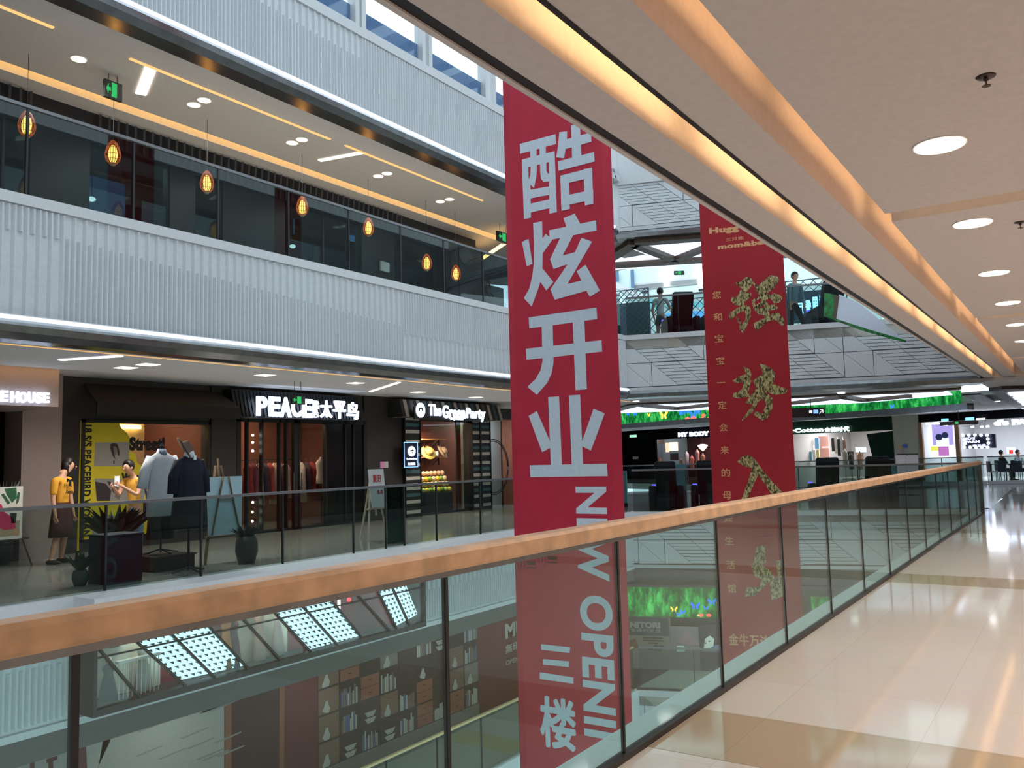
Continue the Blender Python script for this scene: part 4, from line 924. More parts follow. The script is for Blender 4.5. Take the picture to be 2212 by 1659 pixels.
# spot lights on the beams
def spot(lab, px, py, z, drop=False):
    a, b = FZ(z).px(px, py); t = thing('spotlight', lab, 'spotlight', (a, b, z)); MB().lathe((a, b, z - .03), [(.09, 0), (.1, .03)], 14).build('lens', m_lamp2, t)
    if drop: MB().lathe((a, b, z - .24), [(.04, 0), (.045, .2)], 10).build('stem', m_cap, t)
for q in (('bright spot on the upper far ceiling at the edge of the dark red banner', 1507, 501, 7.44, 0), ('bright spot near the left end of the lower far steel rim', 1374, 865, 3.07, 0), ('bright spot under the far rim above the hanging black sign', 1817, 848, 3.07, 0),
          ('bright spot at the far corner of the walkway ceiling', 2108, 837, 3.08, 0), ('small bright spot beyond the corner, nearer the louvred lights', 2154, 866, 3.07, 0)): spot(*q[:4], drop=q[4])
# louvred light fields at the right edge
for k, (pts, lab) in enumerate(((((2167, 849), (2260, 845), (2260, 890), (2212, 886)), 'ceiling field of white luminous panels between dark slats at the right edge'),)):
    t = thing('louvred_ceiling_light', lab, 'ceiling light', (*FZ(3.08).px(2200, 862), 3.05))
    P = [FZ(3.06).px(*p) for p in pts]; mb = MB(); n = 6
    A, B, C_, D = (Vector((*p, 3.06)) for p in P)
    for i in range(n): s0, s1 = i / n, (i + .66) / n; q = [A.lerp(D, s0), B.lerp(C_, s0), B.lerp(C_, s1), A.lerp(D, s1)]; mb.hexa([v - Vector((0, 0, .02)) for v in q] + q)
    mb.build('luminous_panel', E('louvre_white', (220, 230, 255), 1.6), t)
    mb = MB(); mb.bar(FZ(3.04).px(2150, 839) + (3.04,), FZ(3.04).px(2262, 836) + (3.04,), .6, .1); mb.bar(FZ(3.04).px(2150, 840) + (3.04,), FZ(3.04).px(2205, 880) + (3.04,), .3, .1); mb.build('frame', M('frame_dark_brown', (56, 34, 36), .5), t)
mb = MB(); mb.bar(FZ(3.06).px(2098, 852) + (3.06,), FZ(3.06).px(2142, 871) + (3.06,), .5, .04); struct('trim_14', mb, m_dark)
# balustrades of the far walkways
def far_bal(fr, a0, a1, z, h, n, lab, mg=m_gopp):
    t = thing('glass_balustrade', lab, 'balustrade', fr.w((a0 + a1) / 2, z, .0))
    for i in range(n):
        x0 = a0 + (a1 - a0) * i / n; x1 = a0 + (a1 - a0) * (i + 1) / n
        MB().fb(fr, x0 + .01, z, x1 - .01, z + h - .04, 0, .012).build('glass_panel', mg, t)
        if i: MB().fb(fr, x0 - .01, z, x0 + .01, z + h - .04, -.01, .02).build('joint', m_dark, t)
    MB().fb(fr, a0, z + h - .045, a1, z + h, -.03, .03).build('handrail', m_rail, t)
FWb = FW.off(-.05)
far_bal(FWb, .05, 8.5, 0, 1.12, 6, 'glass balustrade along the far end of the void, same floor'); far_bal(FWb, .05, 8.5, 4.73, 1.05, 6, 'glass balustrade of the upper floor at the far end')
ra = lambda x: RL.px(x, 990)[0]
far_bal(RL, ra(1330), ra(2124), 0, 1.1, 9, 'second glass balustrade behind the massage chairs'); far_bal(RL, ra(2133), ra(2300), 0, 1.1, 2, 'glass balustrade at the right edge in front of the cafe')
mb = MB(); mb.fb(RL, ra(1300), -.5, ra(2320), .03, -.2, .1); mb.fb(RL, ra(1985), .0, ra(2124), .14, -.04, .16); mb.fb(RL, ra(2133), .0, ra(2320), .14, -.04, .16); struct('trim_15', mb, m_cap)
# ---- green leaf band on the next floor edge, steel gutter below
m_leaf = bpy.data.materials.new('green_led_leaves'); m_leaf.use_nodes = True; nt = m_leaf.node_tree; nt.nodes.clear()
tc = nt.nodes.new('ShaderNodeTexCoord'); mp = nt.nodes.new('ShaderNodeMapping'); mp.inputs['Scale'].default_value = (2.4, 2.4, 1.1); nz = nt.nodes.new('ShaderNodeTexNoise'); nz.inputs['Scale'].default_value = 1.5; nz.inputs['Detail'].default_value = 9; nz.inputs['Roughness'].default_value = .7
rp = nt.nodes.new('ShaderNodeValToRGB'); em = nt.nodes.new('ShaderNodeEmission'); oo = nt.nodes.new('ShaderNodeOutputMaterial')
rp.color_ramp.elements[0].position = .42; rp.color_ramp.elements[0].color = (.004, .07, .016, 1); rp.color_ramp.elements[1].position = .68; rp.color_ramp.elements[1].color = (.10, .75, .16, 1)
e = rp.color_ramp.elements.new(.52); e.color = (.01, .24, .045, 1)
nt.links.new(tc.outputs['Object'], mp.inputs[0]); nt.links.new(mp.outputs[0], nz.inputs[0]); nt.links.new(nz.outputs[0], rp.inputs[0]); nt.links.new(rp.outputs[0], em.inputs[0]); em.inputs[1].default_value = .6; nt.links.new(em.outputs[0], oo.inputs[0])
ga = lambda x: GB.px(x, 980)[0]
def leafscreen(lab, fr, xa, xb, z0, z1, marks):
    a0, a1 = fr.px(xa, 980)[0], fr.px(xb, 980)[0]; t = thing('led_screen', lab, 'screen', fr.w((a0 + a1) / 2, z0)); MB().fb(fr, a0, z0, a1, z1, -.1, 0).build('screen', m_leaf, t)
    cm = {'b': E('led_blue', (40, 90, 255), 1.3), 'o': E('led_orange', (255, 190, 70), 1.2), 'r': E('led_red', (255, 90, 80), 1.2), 'y': E('led_yellow', (240, 240, 120), 1.2)}
    for c_, x, y, s in marks:
        a, b = fr.px(x, y); k = fr.px(x + s, y)[0] - a
        mb = MB()
        if c_ == 'o' or c_ == 'b':
            for sg in (-1, 1): mb.poly(fr, [(a + sg * .1 * k, b), (a + sg * k, b + k), (a + sg * 1.1 * k, b + .3 * k), (a + sg * .6 * k, b - .1 * k), (a + sg * .7 * k, b - .7 * k), (a + sg * .3 * k, b - .7 * k)], 0, .02)
            nm = 'butterfly'
        else: mb.poly(fr, [(a + k * math.cos(q), b + .6 * k * math.sin(q)) for q in [i * .785 for i in range(8)]], 0, .02); nm = 'blossom'
        mb.build(nm, cm[c_], t)
gz = lambda x, y: GB.px(x, y)[1]
leafscreen('green leafy screen band with butterflies between the two banners, beyond the far walkway', GB, 1320, 1580, gz(1440, 909), gz(1440, 880), [('o', 1434, 896, 8), ('b', 1472, 890, 6), ('b', 1482, 887, 6), ('b', 1497, 893, 8), ('b', 1509, 888, 6), ('r', 1485, 905, 5), ('r', 1498, 904, 6), ('r', 1520, 897, 4), ('r', 1518, 904, 4), ('y', 1530, 903, 3), ('b', 1372, 892, 5), ('o', 1402, 896, 3), ('b', 1357, 893, 4), ('r', 1533, 884, 4)])
leafscreen('green leafy screen band right of the dark red banner, beyond the far walkway', GB, 1690, 2082, gz(1790, 893), gz(1790, 868), [('b', 1928, 878, 4)])
mb = MB(); mb.fb(GB, ga(1320), gz(1440, 919), ga(1580), gz(1440, 909), -.3, .1); mb.fb(GB, ga(1690), gz(1790, 905), ga(2100), gz(1790, 893), -.3, .1); struct('trim_16', mb, m_steel)
mb = MB(); mb.fb(GB, ga(1320), gz(1440, 925), ga(2100), gz(1440, 919), -.25, -.2); mb.fb(GB, ga(1320), 4.7, ga(2100), 5.0, -.3, 0); struct('trim_17', mb, m_cap)
# ---- far shops
sa = lambda x: SH.px(x, 960)[0]
mb = MB(); fquad(mb, [tuple(SH.w(sa(1300), 0, .6))[:2], tuple(SH.w(sa(2330), 0, .6))[:2], tuple(SH.w(sa(2330), 0, -9))[:2], tuple(SH.w(sa(1300), 0, -9))[:2]], -.3, 0)
G0, G1 = GB.w(ga(1300), 0, 0), GB.w(ga(2150), 0, 0)
fquad(mb, [tuple(G0)[:2], tuple(GB.w(ga(1990), 0, 0))[:2], tuple(SH.w(sa(2112), 0, 0))[:2], tuple(SH.w(sa(1300), 0, 0))[:2]], -.3, -.002); struct('floor', mb, m_floor2)
mb = MB(); fquad(mb, [tuple(GB.w(ga(1300), 0, -.2))[:2], tuple(GB.w(ga(2100), 0, -.2))[:2], (34, 2), (34, -12), tuple(SH.w(sa(2330), 0, -9))[:2], tuple(SH.w(sa(1300), 0, -9))[:2]], 3.06, 3.3); struct('ceiling', mb, m_ceil2)
mb = MB(); mb.fb(SH, sa(1300), 0, sa(2330), 3.06, -6.1, -6.0)
for x in (1300, 1550, 1710, 1932, 1987, 2330): mb.fb(SH, sa(x) - .05, 0, sa(x) + .05, 3.06, -6, 0)
struct('wall_far_1', mb, M('far_inner_wall', (150, 150, 152), .7))
m_nearblk = M('shop_black', (7, 7, 12), .8, spec=.1); m_green = M('dark_green_wall_b', (10, 44, 34), .7, spec=.2)
z = lambda x, y: SH.px(x, y)[1]
mb = MB(); mb.fb(SH, sa(1300), 0, sa(1417), 3.06, -.1, 0); mb.fb(SH, sa(1417), z(1450, 948), sa(1548), 3.06, -.1, 0); mb.fb(SH, sa(1417), 0, sa(1548), 3.06, -3.2, -3.0, 1); struct('wall_far_1', mb, [m_nearblk, M('dark_wine_wall', (60, 26, 34), .6)])
mb = MB(); mb.fb(SH, sa(1640), z(1720, 938), sa(1932), 3.06, -.1, 0); mb.poly(SH, SH.P([(1872, 938), (1932, 930), (1932, 1030), (1896, 1030), (1880, 970)]), -.1, 0); struct('wall_far_1', mb, m_green)
mb = MB(); mb.fb(SH, sa(1932), 0, sa(1987), 3.06, -.3, .05); struct('wall_far_1', mb, M('far_pale_column', (188, 190, 176), .6))
mb = MB(); mb.fb(SH, sa(1987), z(2000, 912), sa(2330), 3.06, -.1, 0); struct('wall_far_1', mb, m_nearblk)
def sg(lab, s, x0, y0, x1, y1, mat=None, bold=.07): t = thing('shop_sign', lab, 'sign', SH.w(*SH.px((x0 + x1) / 2, y1))); tpx(s, SH, x0, y0, x1, y1, c=.03, depth=.06, bold=bold).build('lettering', mat or m_sign, t); return t
sg('glowing white sign on the black far shop between the two banners', 'MY BODY', 1466, 931, 1532, 944, bold=.05)
sg('rounded glowing white letters on the dark green far shop', 'PurCotton', 1690, 923, 1778, 936, E('sign_plain', (235, 255, 245), 2), .03); sg('glowing white Chinese characters on the dark green far shop', '全棉时代', 1782, 921, 1835, 934, MATS['sign_plain'], .02)
sg('large glowing sign cut off by the right edge of the view', "d's FARM", 2148, 902, 2256, 920, bold=.09)
def fx(name, lab, cat, x0, y0, x1, y1, mat, c=-1.0, part='panel', group=None):
    a0, b0 = SH.px(x0, y1, c); a1, b1 = SH.px(x1, y0, c); t = thing(name, lab, cat, SH.w((a0 + a1) / 2, b0, c), 0, group); MB().fb(SH, a0, b0, a1, b1, c - .05, c).build(part, mat, t); return t
fr_m = M('pic_frame', (150, 120, 96), .5)
fx('wall_picture', 'small framed picture high on the left in the black far shop', 'picture', 1423, 949, 1433, 960, fr_m, -2.9); t = fx('wall_picture', 'bright framed picture in the black far shop', 'picture', 1446, 955, 1463, 974, E('pic_lit', (240, 200, 170), 1.2), -2.9); fx('wall_picture', 'narrow lit picture beside the bright framed one', 'picture', 1438, 956, 1444, 977, E('pic_lit2', (230, 180, 150), .9), -2.9); fx('wall_picture', 'dark framed picture below the bright one', 'picture', 1448, 979, 1464, 994, M('pic_dark', (70, 50, 50), .5), -2.9)
a, b = SH.px(1518, 964, -1.5); t = thing('chandelier', 'glowing bell shaped chandelier in the black far shop', 'lamp', SH.w(a, b - .3, -1.5)); MB().lathe(SH.w(a, b, -1.5), [(.02, -.28), (.16, -.16), (.3, .02), (.28, .08), (.1, .12)], 14).build('shade', E('chandelier', (255, 226, 190), 3), t, smooth=True); MB().tube([SH.w(a, b + .1, -1.5), SH.w(a, 3.05, -1.5)], .01, 5).build('cord', m_dark, t)
area('shop_area_light', SH.w(sa(1500), 2.9, -1.8), 1, 45, (1, .75, .7)); area('shop_area_light', SH.w(sa(1780), 2.9, -2.5), 2, 160, (1, .97, .94)); area('shop_area_light', SH.w(sa(2060), 2.9, -2.5), 2, 220, (.8, .88, 1)); area('shop_area_light', SH.w(sa(2250), 2.9, -2.5), 2, 160, (.75, .85, 1))
def torso_far(lab, x, c, z0, z1, mat, w=.2): a = SH.px(x, 980, c)[0]; P = SH.w(a, 0, c); return torso(lab, P.x, P.y, z0, z1, mat, w)
cm = lambda n, c_: M('far_' + n, c_, .7)
for x, z0, z1, c_, n, lab in ((1483, .7, 1.6, (200, 200, 220), 'white', 'pale mannequin left of the chandelier'), (1494, .5, 1.35, (240, 150, 140), 'coral', 'coral dressed mannequin in the black far shop'), (1506, .9, 1.7, (210, 170, 170), 'pink', 'taller pink topped mannequin under the chandelier'), (1518, .6, 1.45, (220, 160, 130), 'peach', 'peach dressed mannequin right of the chandelier'), (1471, .4, 1.2, (190, 170, 150), 'cream', 'cream mannequin in the middle of the black far shop'), (1424, .6, 1.3, (170, 130, 110), 'tan', 'tan mannequin at the left side of the black far shop'),
                              (1838, .5, 1.3, (70, 72, 72), 'grey', 'dark dressed mannequin in the green far shop'), (1857, .5, 1.35, (220, 180, 160), 'blush', 'blush dressed mannequin at the right of the green far shop'), (1825, .6, 1.5, (200, 190, 180), 'ivory', 'ivory mannequin in the middle of the green far shop')):
    torso_far(lab, x, -.9, z0, z1, cm(n, c_), .22)
fx('shop_display', 'colourful product panel at the left of the green far shop', 'display', 1735, 963, 1746, 998, E('disp1', (220, 235, 240), .9), -2); fx('shop_display', 'pale tall panel in the green far shop', 'display', 1751, 962, 1758, 990, E('disp2', (220, 240, 250), .8), -2); fx('shop_display', 'blue and yellow narrow poster in the green far shop', 'display', 1761, 946, 1768, 970, M('disp3', (110, 170, 220), .6), -2)
fx('shop_display', 'pinkish backdrop of hanging clothes in the green far shop', 'display', 1771, 942, 1789, 995, M('disp4', (190, 140, 130), .7), -2.4); fx('light_shelf', 'glowing shelf in the pinkish backdrop of the green far shop', 'shelf', 1776, 965, 1789, 967, E('disp5', (255, 220, 190), 2), -2.3); fx('shop_display', 'small bright picture in the green far shop', 'display', 1848, 965, 1870, 977, E('disp6', (200, 225, 225), .8), -2); fx('display_box', 'orange red box in the green far shop', 'box', 1771, 990, 1778, 998, M('disp7', (230, 90, 50), .6), -1.2)
fx('display_box', 'black till screen at the left of the green far shop', 'screen', 1720, 971, 1728, 988, m_nearblk, -1)
for i, (x0, y0, x1, y1, c_, nm) in enumerate(((1738, 948, 1743, 962, (240, 240, 236), 'ivory'), (1748, 975, 1753, 995, (120, 190, 210), 'light blue'), (1756, 972, 1761, 996, (240, 244, 246), 'white'), (1764, 972, 1769, 990, (236, 226, 150), 'pale yellow'),
    (1797, 946, 1801, 975, (70, 60, 66), 'charcoal'), (1804, 944, 1808, 980, (230, 226, 220), 'cream'), (1810, 948, 1814, 985, (60, 56, 60), 'black'), (1816, 944, 1820, 978, (200, 196, 196), 'grey'), (1822, 950, 1826, 984, (150, 120, 110), 'brown'), (1830, 975, 1843, 996, (64, 66, 66), 'dark checked'), (1850, 978, 1864, 998, (236, 190, 170), 'peach'), (1780, 992, 1796, 999, (150, 160, 190), 'blue grey'), (1798, 993, 1810, 999, (214, 190, 110), 'straw yellow'))):
    fx('shop_goods', '%s goods on the shelves of the green far shop, %s from its left' % (nm, ['first', 'second', 'third', 'fourth', 'fifth', 'sixth', 'seventh', 'eighth', 'ninth', 'tenth', 'eleventh', 'twelfth', 'thirteenth'][i]), 'goods', x0, y0, x1, y1, M('goods_' + nm, c_, .7), -1.6, 'item', 'goods of the green far shop')
fx('paper_notice', 'orange notice on the pale column', 'notice', 1942, 962, 1948, 970, M('note_o', (220, 180, 120), .6), .11); fx('paper_notice', 'blue notice on the pale column', 'notice', 1950, 960, 1959, 967, M('note_b', (90, 120, 220), .6), .11); fx('paper_notice', 'pinkish notice low on the pale column', 'notice', 1943, 973, 1948, 980, M('note_p', (210, 170, 200), .6), .11)
# cafe front at the right
m_bronze = M('bronze_frame', (150, 116, 88), .5)
for x, lab in ((1992, 'left bronze upright of the cafe front'), (2071, 'right bronze upright of the cafe front')):
    o = MB().fb(SH, sa(x) - .08, 0, sa(x) + .1, z(2000, 912), .005, .15).build('bronze_upright', m_bronze); tag(o, lab, 'upright')
t = thing('poster', 'large purplish poster with two figures behind the cafe glass', 'poster', SH.w(*SH.px(2030, 962))); mb = MB(); mb.fb(SH, *SH.px(2008, 962), *SH.px(2049, 915), -.4, -.35, 0)
c1 = SH.px(2021, 944); c2 = SH.px(2034, 940)
for c_, r in ((c1, .16), (c2, .15)): mb.poly(SH, [(c_[0] + r * math.cos(k * .6283), c_[1] + r * math.sin(k * .6283)) for k in range(10)], -.35, -.34, 1); mb.fb(SH, c_[0] - .14, c_[1] - .5, c_[0] + .16, c_[1] - .14, -.35, -.34, 2)
mb.build('print', [E('poster_lilac', (150, 140, 200), .7), E('poster_dark', (40, 50, 80), .5), E('poster_pale', (190, 220, 240), .9)], t)
fx('poster', 'small yellow poster under the purplish one', 'poster', 2011, 964, 2026, 974, E('poster_yel', (200, 200, 90), .7), -.3); fx('poster', 'pink flowered strip under the purplish poster', 'poster', 2028, 964, 2048, 985, E('poster_pink', (190, 120, 190), .5), -.2)
t = thing('light_box_sign', 'black sign with pale words framed by round glowing bulbs', 'sign', SH.w(*SH.px(2108, 970)))
a0, b0 = SH.px(2078, 969); a1, b1 = SH.px(2141, 937); MB().fb(SH, a0, b0, a1, b1, -.5, -.4).build('board', M('sign_black_b', (16, 16, 34), .4), t)
mw = E('sign_letter_pale', (190, 205, 255), 1.4); tpx("ED'S", SH, 2086, 944, 2106, 950, c=-.39, depth=.02, bold=.04).build('lettering', mw, t); tpx('FARM', SH, 2086, 951, 2116, 957, c=-.39, depth=.02, bold=.04).build('lettering', mw, t); tpx('吃五谷', SH, 2102, 959, 2130, 966, c=-.39, depth=.02, bold=.03).build('lettering', mw, t)
bl_ = [(2080 + i * 13, 940) for i in range(5)] + [(2083 + i * 12.6, 966) for i in range(5)] + [(2083, 950), (2084, 958), (2134, 948), (2135, 957)]
for x, y in bl_: a, b = SH.px(x, y, -.3); MB().ball(SH.w(a, b, -.3), .07, 8).build('bulb', m_sign, t)
for i, (x, y, s) in enumerate(((2004, 915, 4), (2024, 915, 7), (2052, 913, 5), (2042, 918, 4), (2118, 905, 9), (2100, 922, 3), (2120, 922, 3), (2133, 921, 3))):
    o = fx('spotlight', ['bright spot above the left edge of the purplish poster', 'largest bright spot above the purplish poster', 'bright spot at the right above the purplish poster', 'small spot just right of the purplish poster', 'wide white glow on the fascia left of the cut off sign', 'first small spot over the bulb framed sign', 'second small spot over the bulb framed sign', 'third small spot over the bulb framed sign'][i], 'spotlight', x - s, y - 2, x + s, y + 2, m_lamp2, .1 if i == 4 else -.2, 'lens')
mb = MB(); a0, b0 = SH.px(2066, 920); a1, b1 = SH.px(2148, 908); o = MB().fb(SH, a0, b0, a1, b1, 1.6, 1.7); t = thing('hanging_sign', 'long brown hanging direction sign with a green figure beside the cut off sign', 'sign', SH.w((a0 + a1) / 2, b0, 1.6)); o.build('box', M('sign_brown', (92, 78, 74), .5), t)
o = MB(); o.fb(SH, a0 + (a1 - a0) * .42, b0 + .05, a0 + (a1 - a0) * .5, b1 - .03, 1.7, 1.72); o.build('green_symbol', MATS['exit_green'], t); o = MB(); o.fb(SH, a0 + .1, b0 + .18, a0 + .4, b0 + .3, 1.7, 1.72); o.fb(SH, a1 - .5, b0 + .18, a1 - .15, b0 + .3, 1.7, 1.72); o.build('blue_symbol', E('sym_blue', (120, 190, 255), 1), t)
MB().tube([SH.w((a0 + a1) / 2, b1, 1.65), SH.w((a0 + a1) / 2, 3.06, 1.65)], .015).build('rod', m_dark, t)
# hanging black direction sign
f25 = Fr2(1700, 25, 1800, 25); a0, b0 = f25.px(1690, 903); a1, b1 = f25.px(1779, 880)
t = thing('hanging_sign', 'long black hanging direction sign with small arrow and blue symbol', 'sign', f25.w((a0 + a1) / 2, b0)); MB().fb(f25, a0, b0, a1, b1, -.08, .08).build('box', M('sign_brown_dark', (62, 56, 54), .5), t)
mb = MB(); q = f25.px(1755, 890); mb.fb(f25, q[0] + .0, q[1] - .05, q[0] + .14, q[1] + .06, .08, .085); mb.build('blue_symbol', E('sym_blue2', (110, 150, 255), 1), t)
mb = MB(); q = f25.px(1771, 890); mb.bar(f25.w(q[0] - .05, q[1] - .05, .085), f25.w(q[0] + .06, q[1] + .06, .085), .02, .01); mb.bar(f25.w(q[0] + .06, q[1] + .06, .085), f25.w(q[0] - .02, q[1] + .06, .085), .02, .01); mb.bar(f25.w(q[0] + .06, q[1] + .06, .085), f25.w(q[0] + .06, q[1] - .02, .085), .02, .01); q = f25.px(1746, 890); mb.fb(f25, q[0], q[1] - .04, q[0] + .09, q[1] + .04, .08, .085); mb.build('white_symbol', E('sym_white', (230, 240, 240), 1), t)
MB().tube([f25.w(f25.px(1751, 880)[0], b1), f25.w(f25.px(1751, 880)[0], 3.05)], .014).build('rod', m_dark, t)
fx('hanging_exit_sign', 'small green exit sign hanging in front of the black far shop', 'exit sign', 1360, 939, 1374, 945, E('exit_far', (150, 210, 180), .7), .5)
fx('paper_notice', 'small white notice on the black far shop wall', 'notice', 1367, 986, 1378, 992, M('notice2', (190, 190, 196), .6), .07)
# ---- massage chairs
m_lea = M('black_leather', (14, 14, 18), .6, spec=.3); m_cui = M('dark_teal_leather', (20, 30, 36), .6, spec=.3)
def massage_chair(lab, P, rz, group):
    t = thing('massage_chair', lab, 'massage chair', P, rz, group)
    mb = MB(); mb.poly(Fr((-.36, 0, 0), (0, 1, 0)), [(-.45, .0), (.5, .0), (.62, .2), (.55, .42), (-.1, .46), (-.5, .3)], .12, .60); mb.build('base', m_cui, t, bevel=.03, local=True)
    mb = MB(); mb.poly(Fr((-.36, 0, 0), (0, 1, 0)), [(-.10, .34), (-.55, 1.20), (-.46, 1.32), (-.30, 1.30), (.10, .50)], .08, .64); mb.build('backrest', m_lea, t, bevel=.05, local=True)
    for s in (0, 1):
        mb = MB(); mb.poly(Fr((-.46 + s * .76, 0, 0), (0, 1, 0)), [(-.42, 0), (.48, 0), (.52, .5), (.36, .62), (-.35, .66), (-.46, .4)], 0, .16); mb.build('armrest', m_lea, t, bevel=.03, local=True)
    mb = MB(); mb.wb(-.2, -.02, .44, .2, .5, .54); mb.build('seat', m_cui, t, bevel=.03, local=True)
    MB().wb(-.445, .3, .63, -.33, .42, .67).build('control_panel', E('panel_violet', (120, 110, 255), .9), t, local=True)
    return t
ang = math.atan2(-FW.n.y, -FW.n.x) - math.pi / 2
t0 = None
def place_mc(x, c, z, lab, group, back=0):
    global t0
    a = FW.px(x, 985 if z < 1 else 600, c)[0]; P = FW.w(a, z, c)
    if t0 is None: t0 = massage_chair(lab, P, ang + back, group); return t0
    o = dup(t0, P, ang + back, lab); o['group'] = group; return o
g1 = 'massage chairs behind the far balustrade'
for x, lab in ((1438, 'massage chair seen from behind, nearest the tall red banner'), (1528, 'massage chair partly hidden by the dark red banner'), (1783, 'massage chair seen from behind, right of the dark red banner'), (1889, 'rightmost massage chair of the lower far row')): o = place_mc(x, -1.0, 0, lab, g1)
for x, lab in ((1466, 'upper level massage chair beside the person in the white shirt'), (1547, 'upper level massage chair touching the dark red banner'), (1786, 'rightmost massage chair of the upper level')): o = place_mc(x, -.9, 4.6, lab, 'massage chairs of the upper floor', .3)
# teal posters and stands by the far balustrade
for x0, x1, y0, y1, lab in ((1458, 1479, 1003, 1060, 'teal poster stand between the two left massage chairs'), (1345, 1353, 1020, 1100, 'narrow teal panel at the edge of the nearest banner'), (1925, 1937, 1004, 1040, 'small teal poster stand right of the rightmost massage chair')):
    a0 = FW.px(x0, 1000, -2.3)[0]; a1 = FW.px(x1, 1000, -2.3)[0]; b1 = FW.px(x0, y0, -2.3)[1]; b0 = FW.px(x0, y1, -2.3)[1]; t = thing('poster_stand', lab, 'poster stand', FW.w((a0 + a1) / 2, 0, -2.3)); MB().fb(FW, a0, max(.1, b0), a1, b1, -2.33, -2.3).build('board', M('teal_board', (96, 168, 180), .5), t); MB().fb(FW, a0, 0, a1, max(.1, b0), -2.33, -2.31).build('foot', m_dark, t)
# folding board on a black stand
f27 = Fr2(1950, 27, 2000, 26.5); t = thing('notice_stand', 'black stand holding two pale beige boards side by side', 'notice stand', f27.w(f27.px(1959, 990)[0], 0))
for x0, x1 in ((1937, 1957), (1960, 1983)): a0, b0 = f27.px(x0, 1022); a1, b1 = f27.px(x1, 983); MB().fb(f27, a0, b0, a1, b1, 0, .02).build('board', M('board_beige', (188, 172, 166), .6), t)
q = f27.px(1959, 982); MB().tube([f27.w(q[0], 0, -.02), f27.w(q[0], q[1] + .02, -.02)], .022).fb(f27, q[0] - .3, 0, q[0] + .3, .03, -.15, .12).fb(f27, f27.px(1937, 983)[0], q[1], f27.px(1983, 983)[0], q[1] + .03, -.03, .0).build('stand', m_black, t)
# cafe tables, chairs and the low things behind the right balustrade
def cafe_table(x, lab):
    a = SH.px(x, 1000, 1.9)[0]; P = SH.w(a, 0, 1.9); t = thing('cafe_table', lab, 'table', P, 0, 'cafe tables'); MB().lathe((0, 0, 0), [(.35, .72), (.35, .75)], 16).build('table_top', M('cafe_wood', (120, 92, 74), .4), t, local=True); MB().tube([(0, 0, 0), (0, 0, .72)], .03).lathe((0, 0, 0), [(.2, 0), (.2, .02)], 12).build('pedestal', m_dark, t, local=True)
for x, lab in ((2140, 'cafe table left of the seated person in black'), (2182, 'cafe table between the two seated people'), (2232, 'cafe table at the right edge')): cafe_table(x, lab)
c0 = None
for i, (x, c, lab) in enumerate(((2146, 2.8, 'cafe chair in front of the left cafe table'), (2172, 2.8, 'cafe chair in front of the middle cafe table'), (2198, 2.8, 'cafe chair right of the middle cafe table'), (2226, 2.8, 'cafe chair at the right edge of the view'))):
    a = SH.px(x, 1000, c)[0]; P = SH.w(a, 0, c)
    if c0 is None:
        c0 = thing('cafe_chair', lab, 'chair', P, .4, 'cafe chairs'); mc = M('cafe_chair_grey', (70, 76, 92), .5)
        MB().wb(-.2, -.2, .43, .2, .2, .47).build('seat', mc, c0, local=True); MB().wb(-.2, .18, .47, .2, .21, .88).build('backrest', mc, c0, local=True)
        for s in (-.18, .18):
            for q in (-.18, .18): MB().tube([(s, q, 0), (s, q, .43)], .012, 6).build('leg', m_dark, c0, local=True)
    else: dup(c0, P, .4 + i * .5, lab)
for i, (x, z0, z1, col) in enumerate(((1997, 0, .9, 1), (2020, 0, 1.1, 0), (2062, 0, .8, 1))):
    pass
t = fx('menu_screen', 'white menu screen with a red square on the back wall of the cafe', 'screen', 2175, 966, 2192, 980, E('menu_white', (210, 225, 245), .9), -1.5, 'screen'); a0, b0 = SH.px(2180, 980, -1.45); a1, b1 = SH.px(2187, 972, -1.45); MB().fb(SH, a0, b0, a1, b1, -1.5, -1.46).build('red_square', E('menu_red', (220, 50, 50), .8), t)
# ---- upper level at the far end
W4 = Fr2(1325, 42, 1800, 38)
mb = MB(); a0 = W4.px(1300, 600)[0]; a1 = W4.px(1900, 600)[0]; mb.fb(W4, a0, 4.6, a1, 12, -.2, 0); struct('wall_far_6', mb, M('upper_pale_wall', (214, 232, 232), .7))
mb = MB(); fquad(mb, [tuple(W4.w(a0, 0))[:2], tuple(W4.w(a1, 0))[:2], fa(8.57, -5), fa(-2, -5)], 11, 11.2)
def onW(name, lab, cat, x0, y0, x1, y1, mat, c=.05, d=.05, part='panel'): a0, b0 = W4.px(x0, y1, c); a1, b1 = W4.px(x1, y0, c); t = thing(name, lab, cat, W4.w((a0 + a1) / 2, b0, c)); MB().fb(W4, a0, b0, a1, b1, c - d, c).build(part, mat, t); return t
for i, (x, y) in enumerate(((1434, 576), (1440, 576), (1508, 572), (1513, 571))): onW('tube_light', ['left tube of the vertical pair left of the exit sign', 'right tube of the vertical pair left of the exit sign', 'left tube of the vertical pair right of the exit sign', 'right tube of the vertical pair right of the exit sign'][i] + ', upper level', 'light', x, y, x + 3, y + 43, E('tube_white', (235, 255, 250), 2.6), .2, .06, 'tube')
mb = MB()
for x0, y0, x1, y1 in ((1370, 612, 1530, 617), (1370, 612, 1530, 613)): mb.fb(W4, *W4.px(x0, y1), *W4.px(x1, y0), 0, .05)
mb.poly(W4, W4.P([(1325, 607), (1395, 642), (1395, 646), (1325, 622)]), 0, .3); struct('trim_18', mb, m_cap)
for i, (x0, y0, x1, y1) in enumerate(((1328, 585, 1336, 609), (1363, 582, 1369, 622))): onW('window_post', ['left dark blue window post on the pale upper wall', 'right dark blue window post on the pale upper wall'][i], 'window post', x0, y0, x1, y1, M('post_blue', (90, 120, 150), .5), .25)
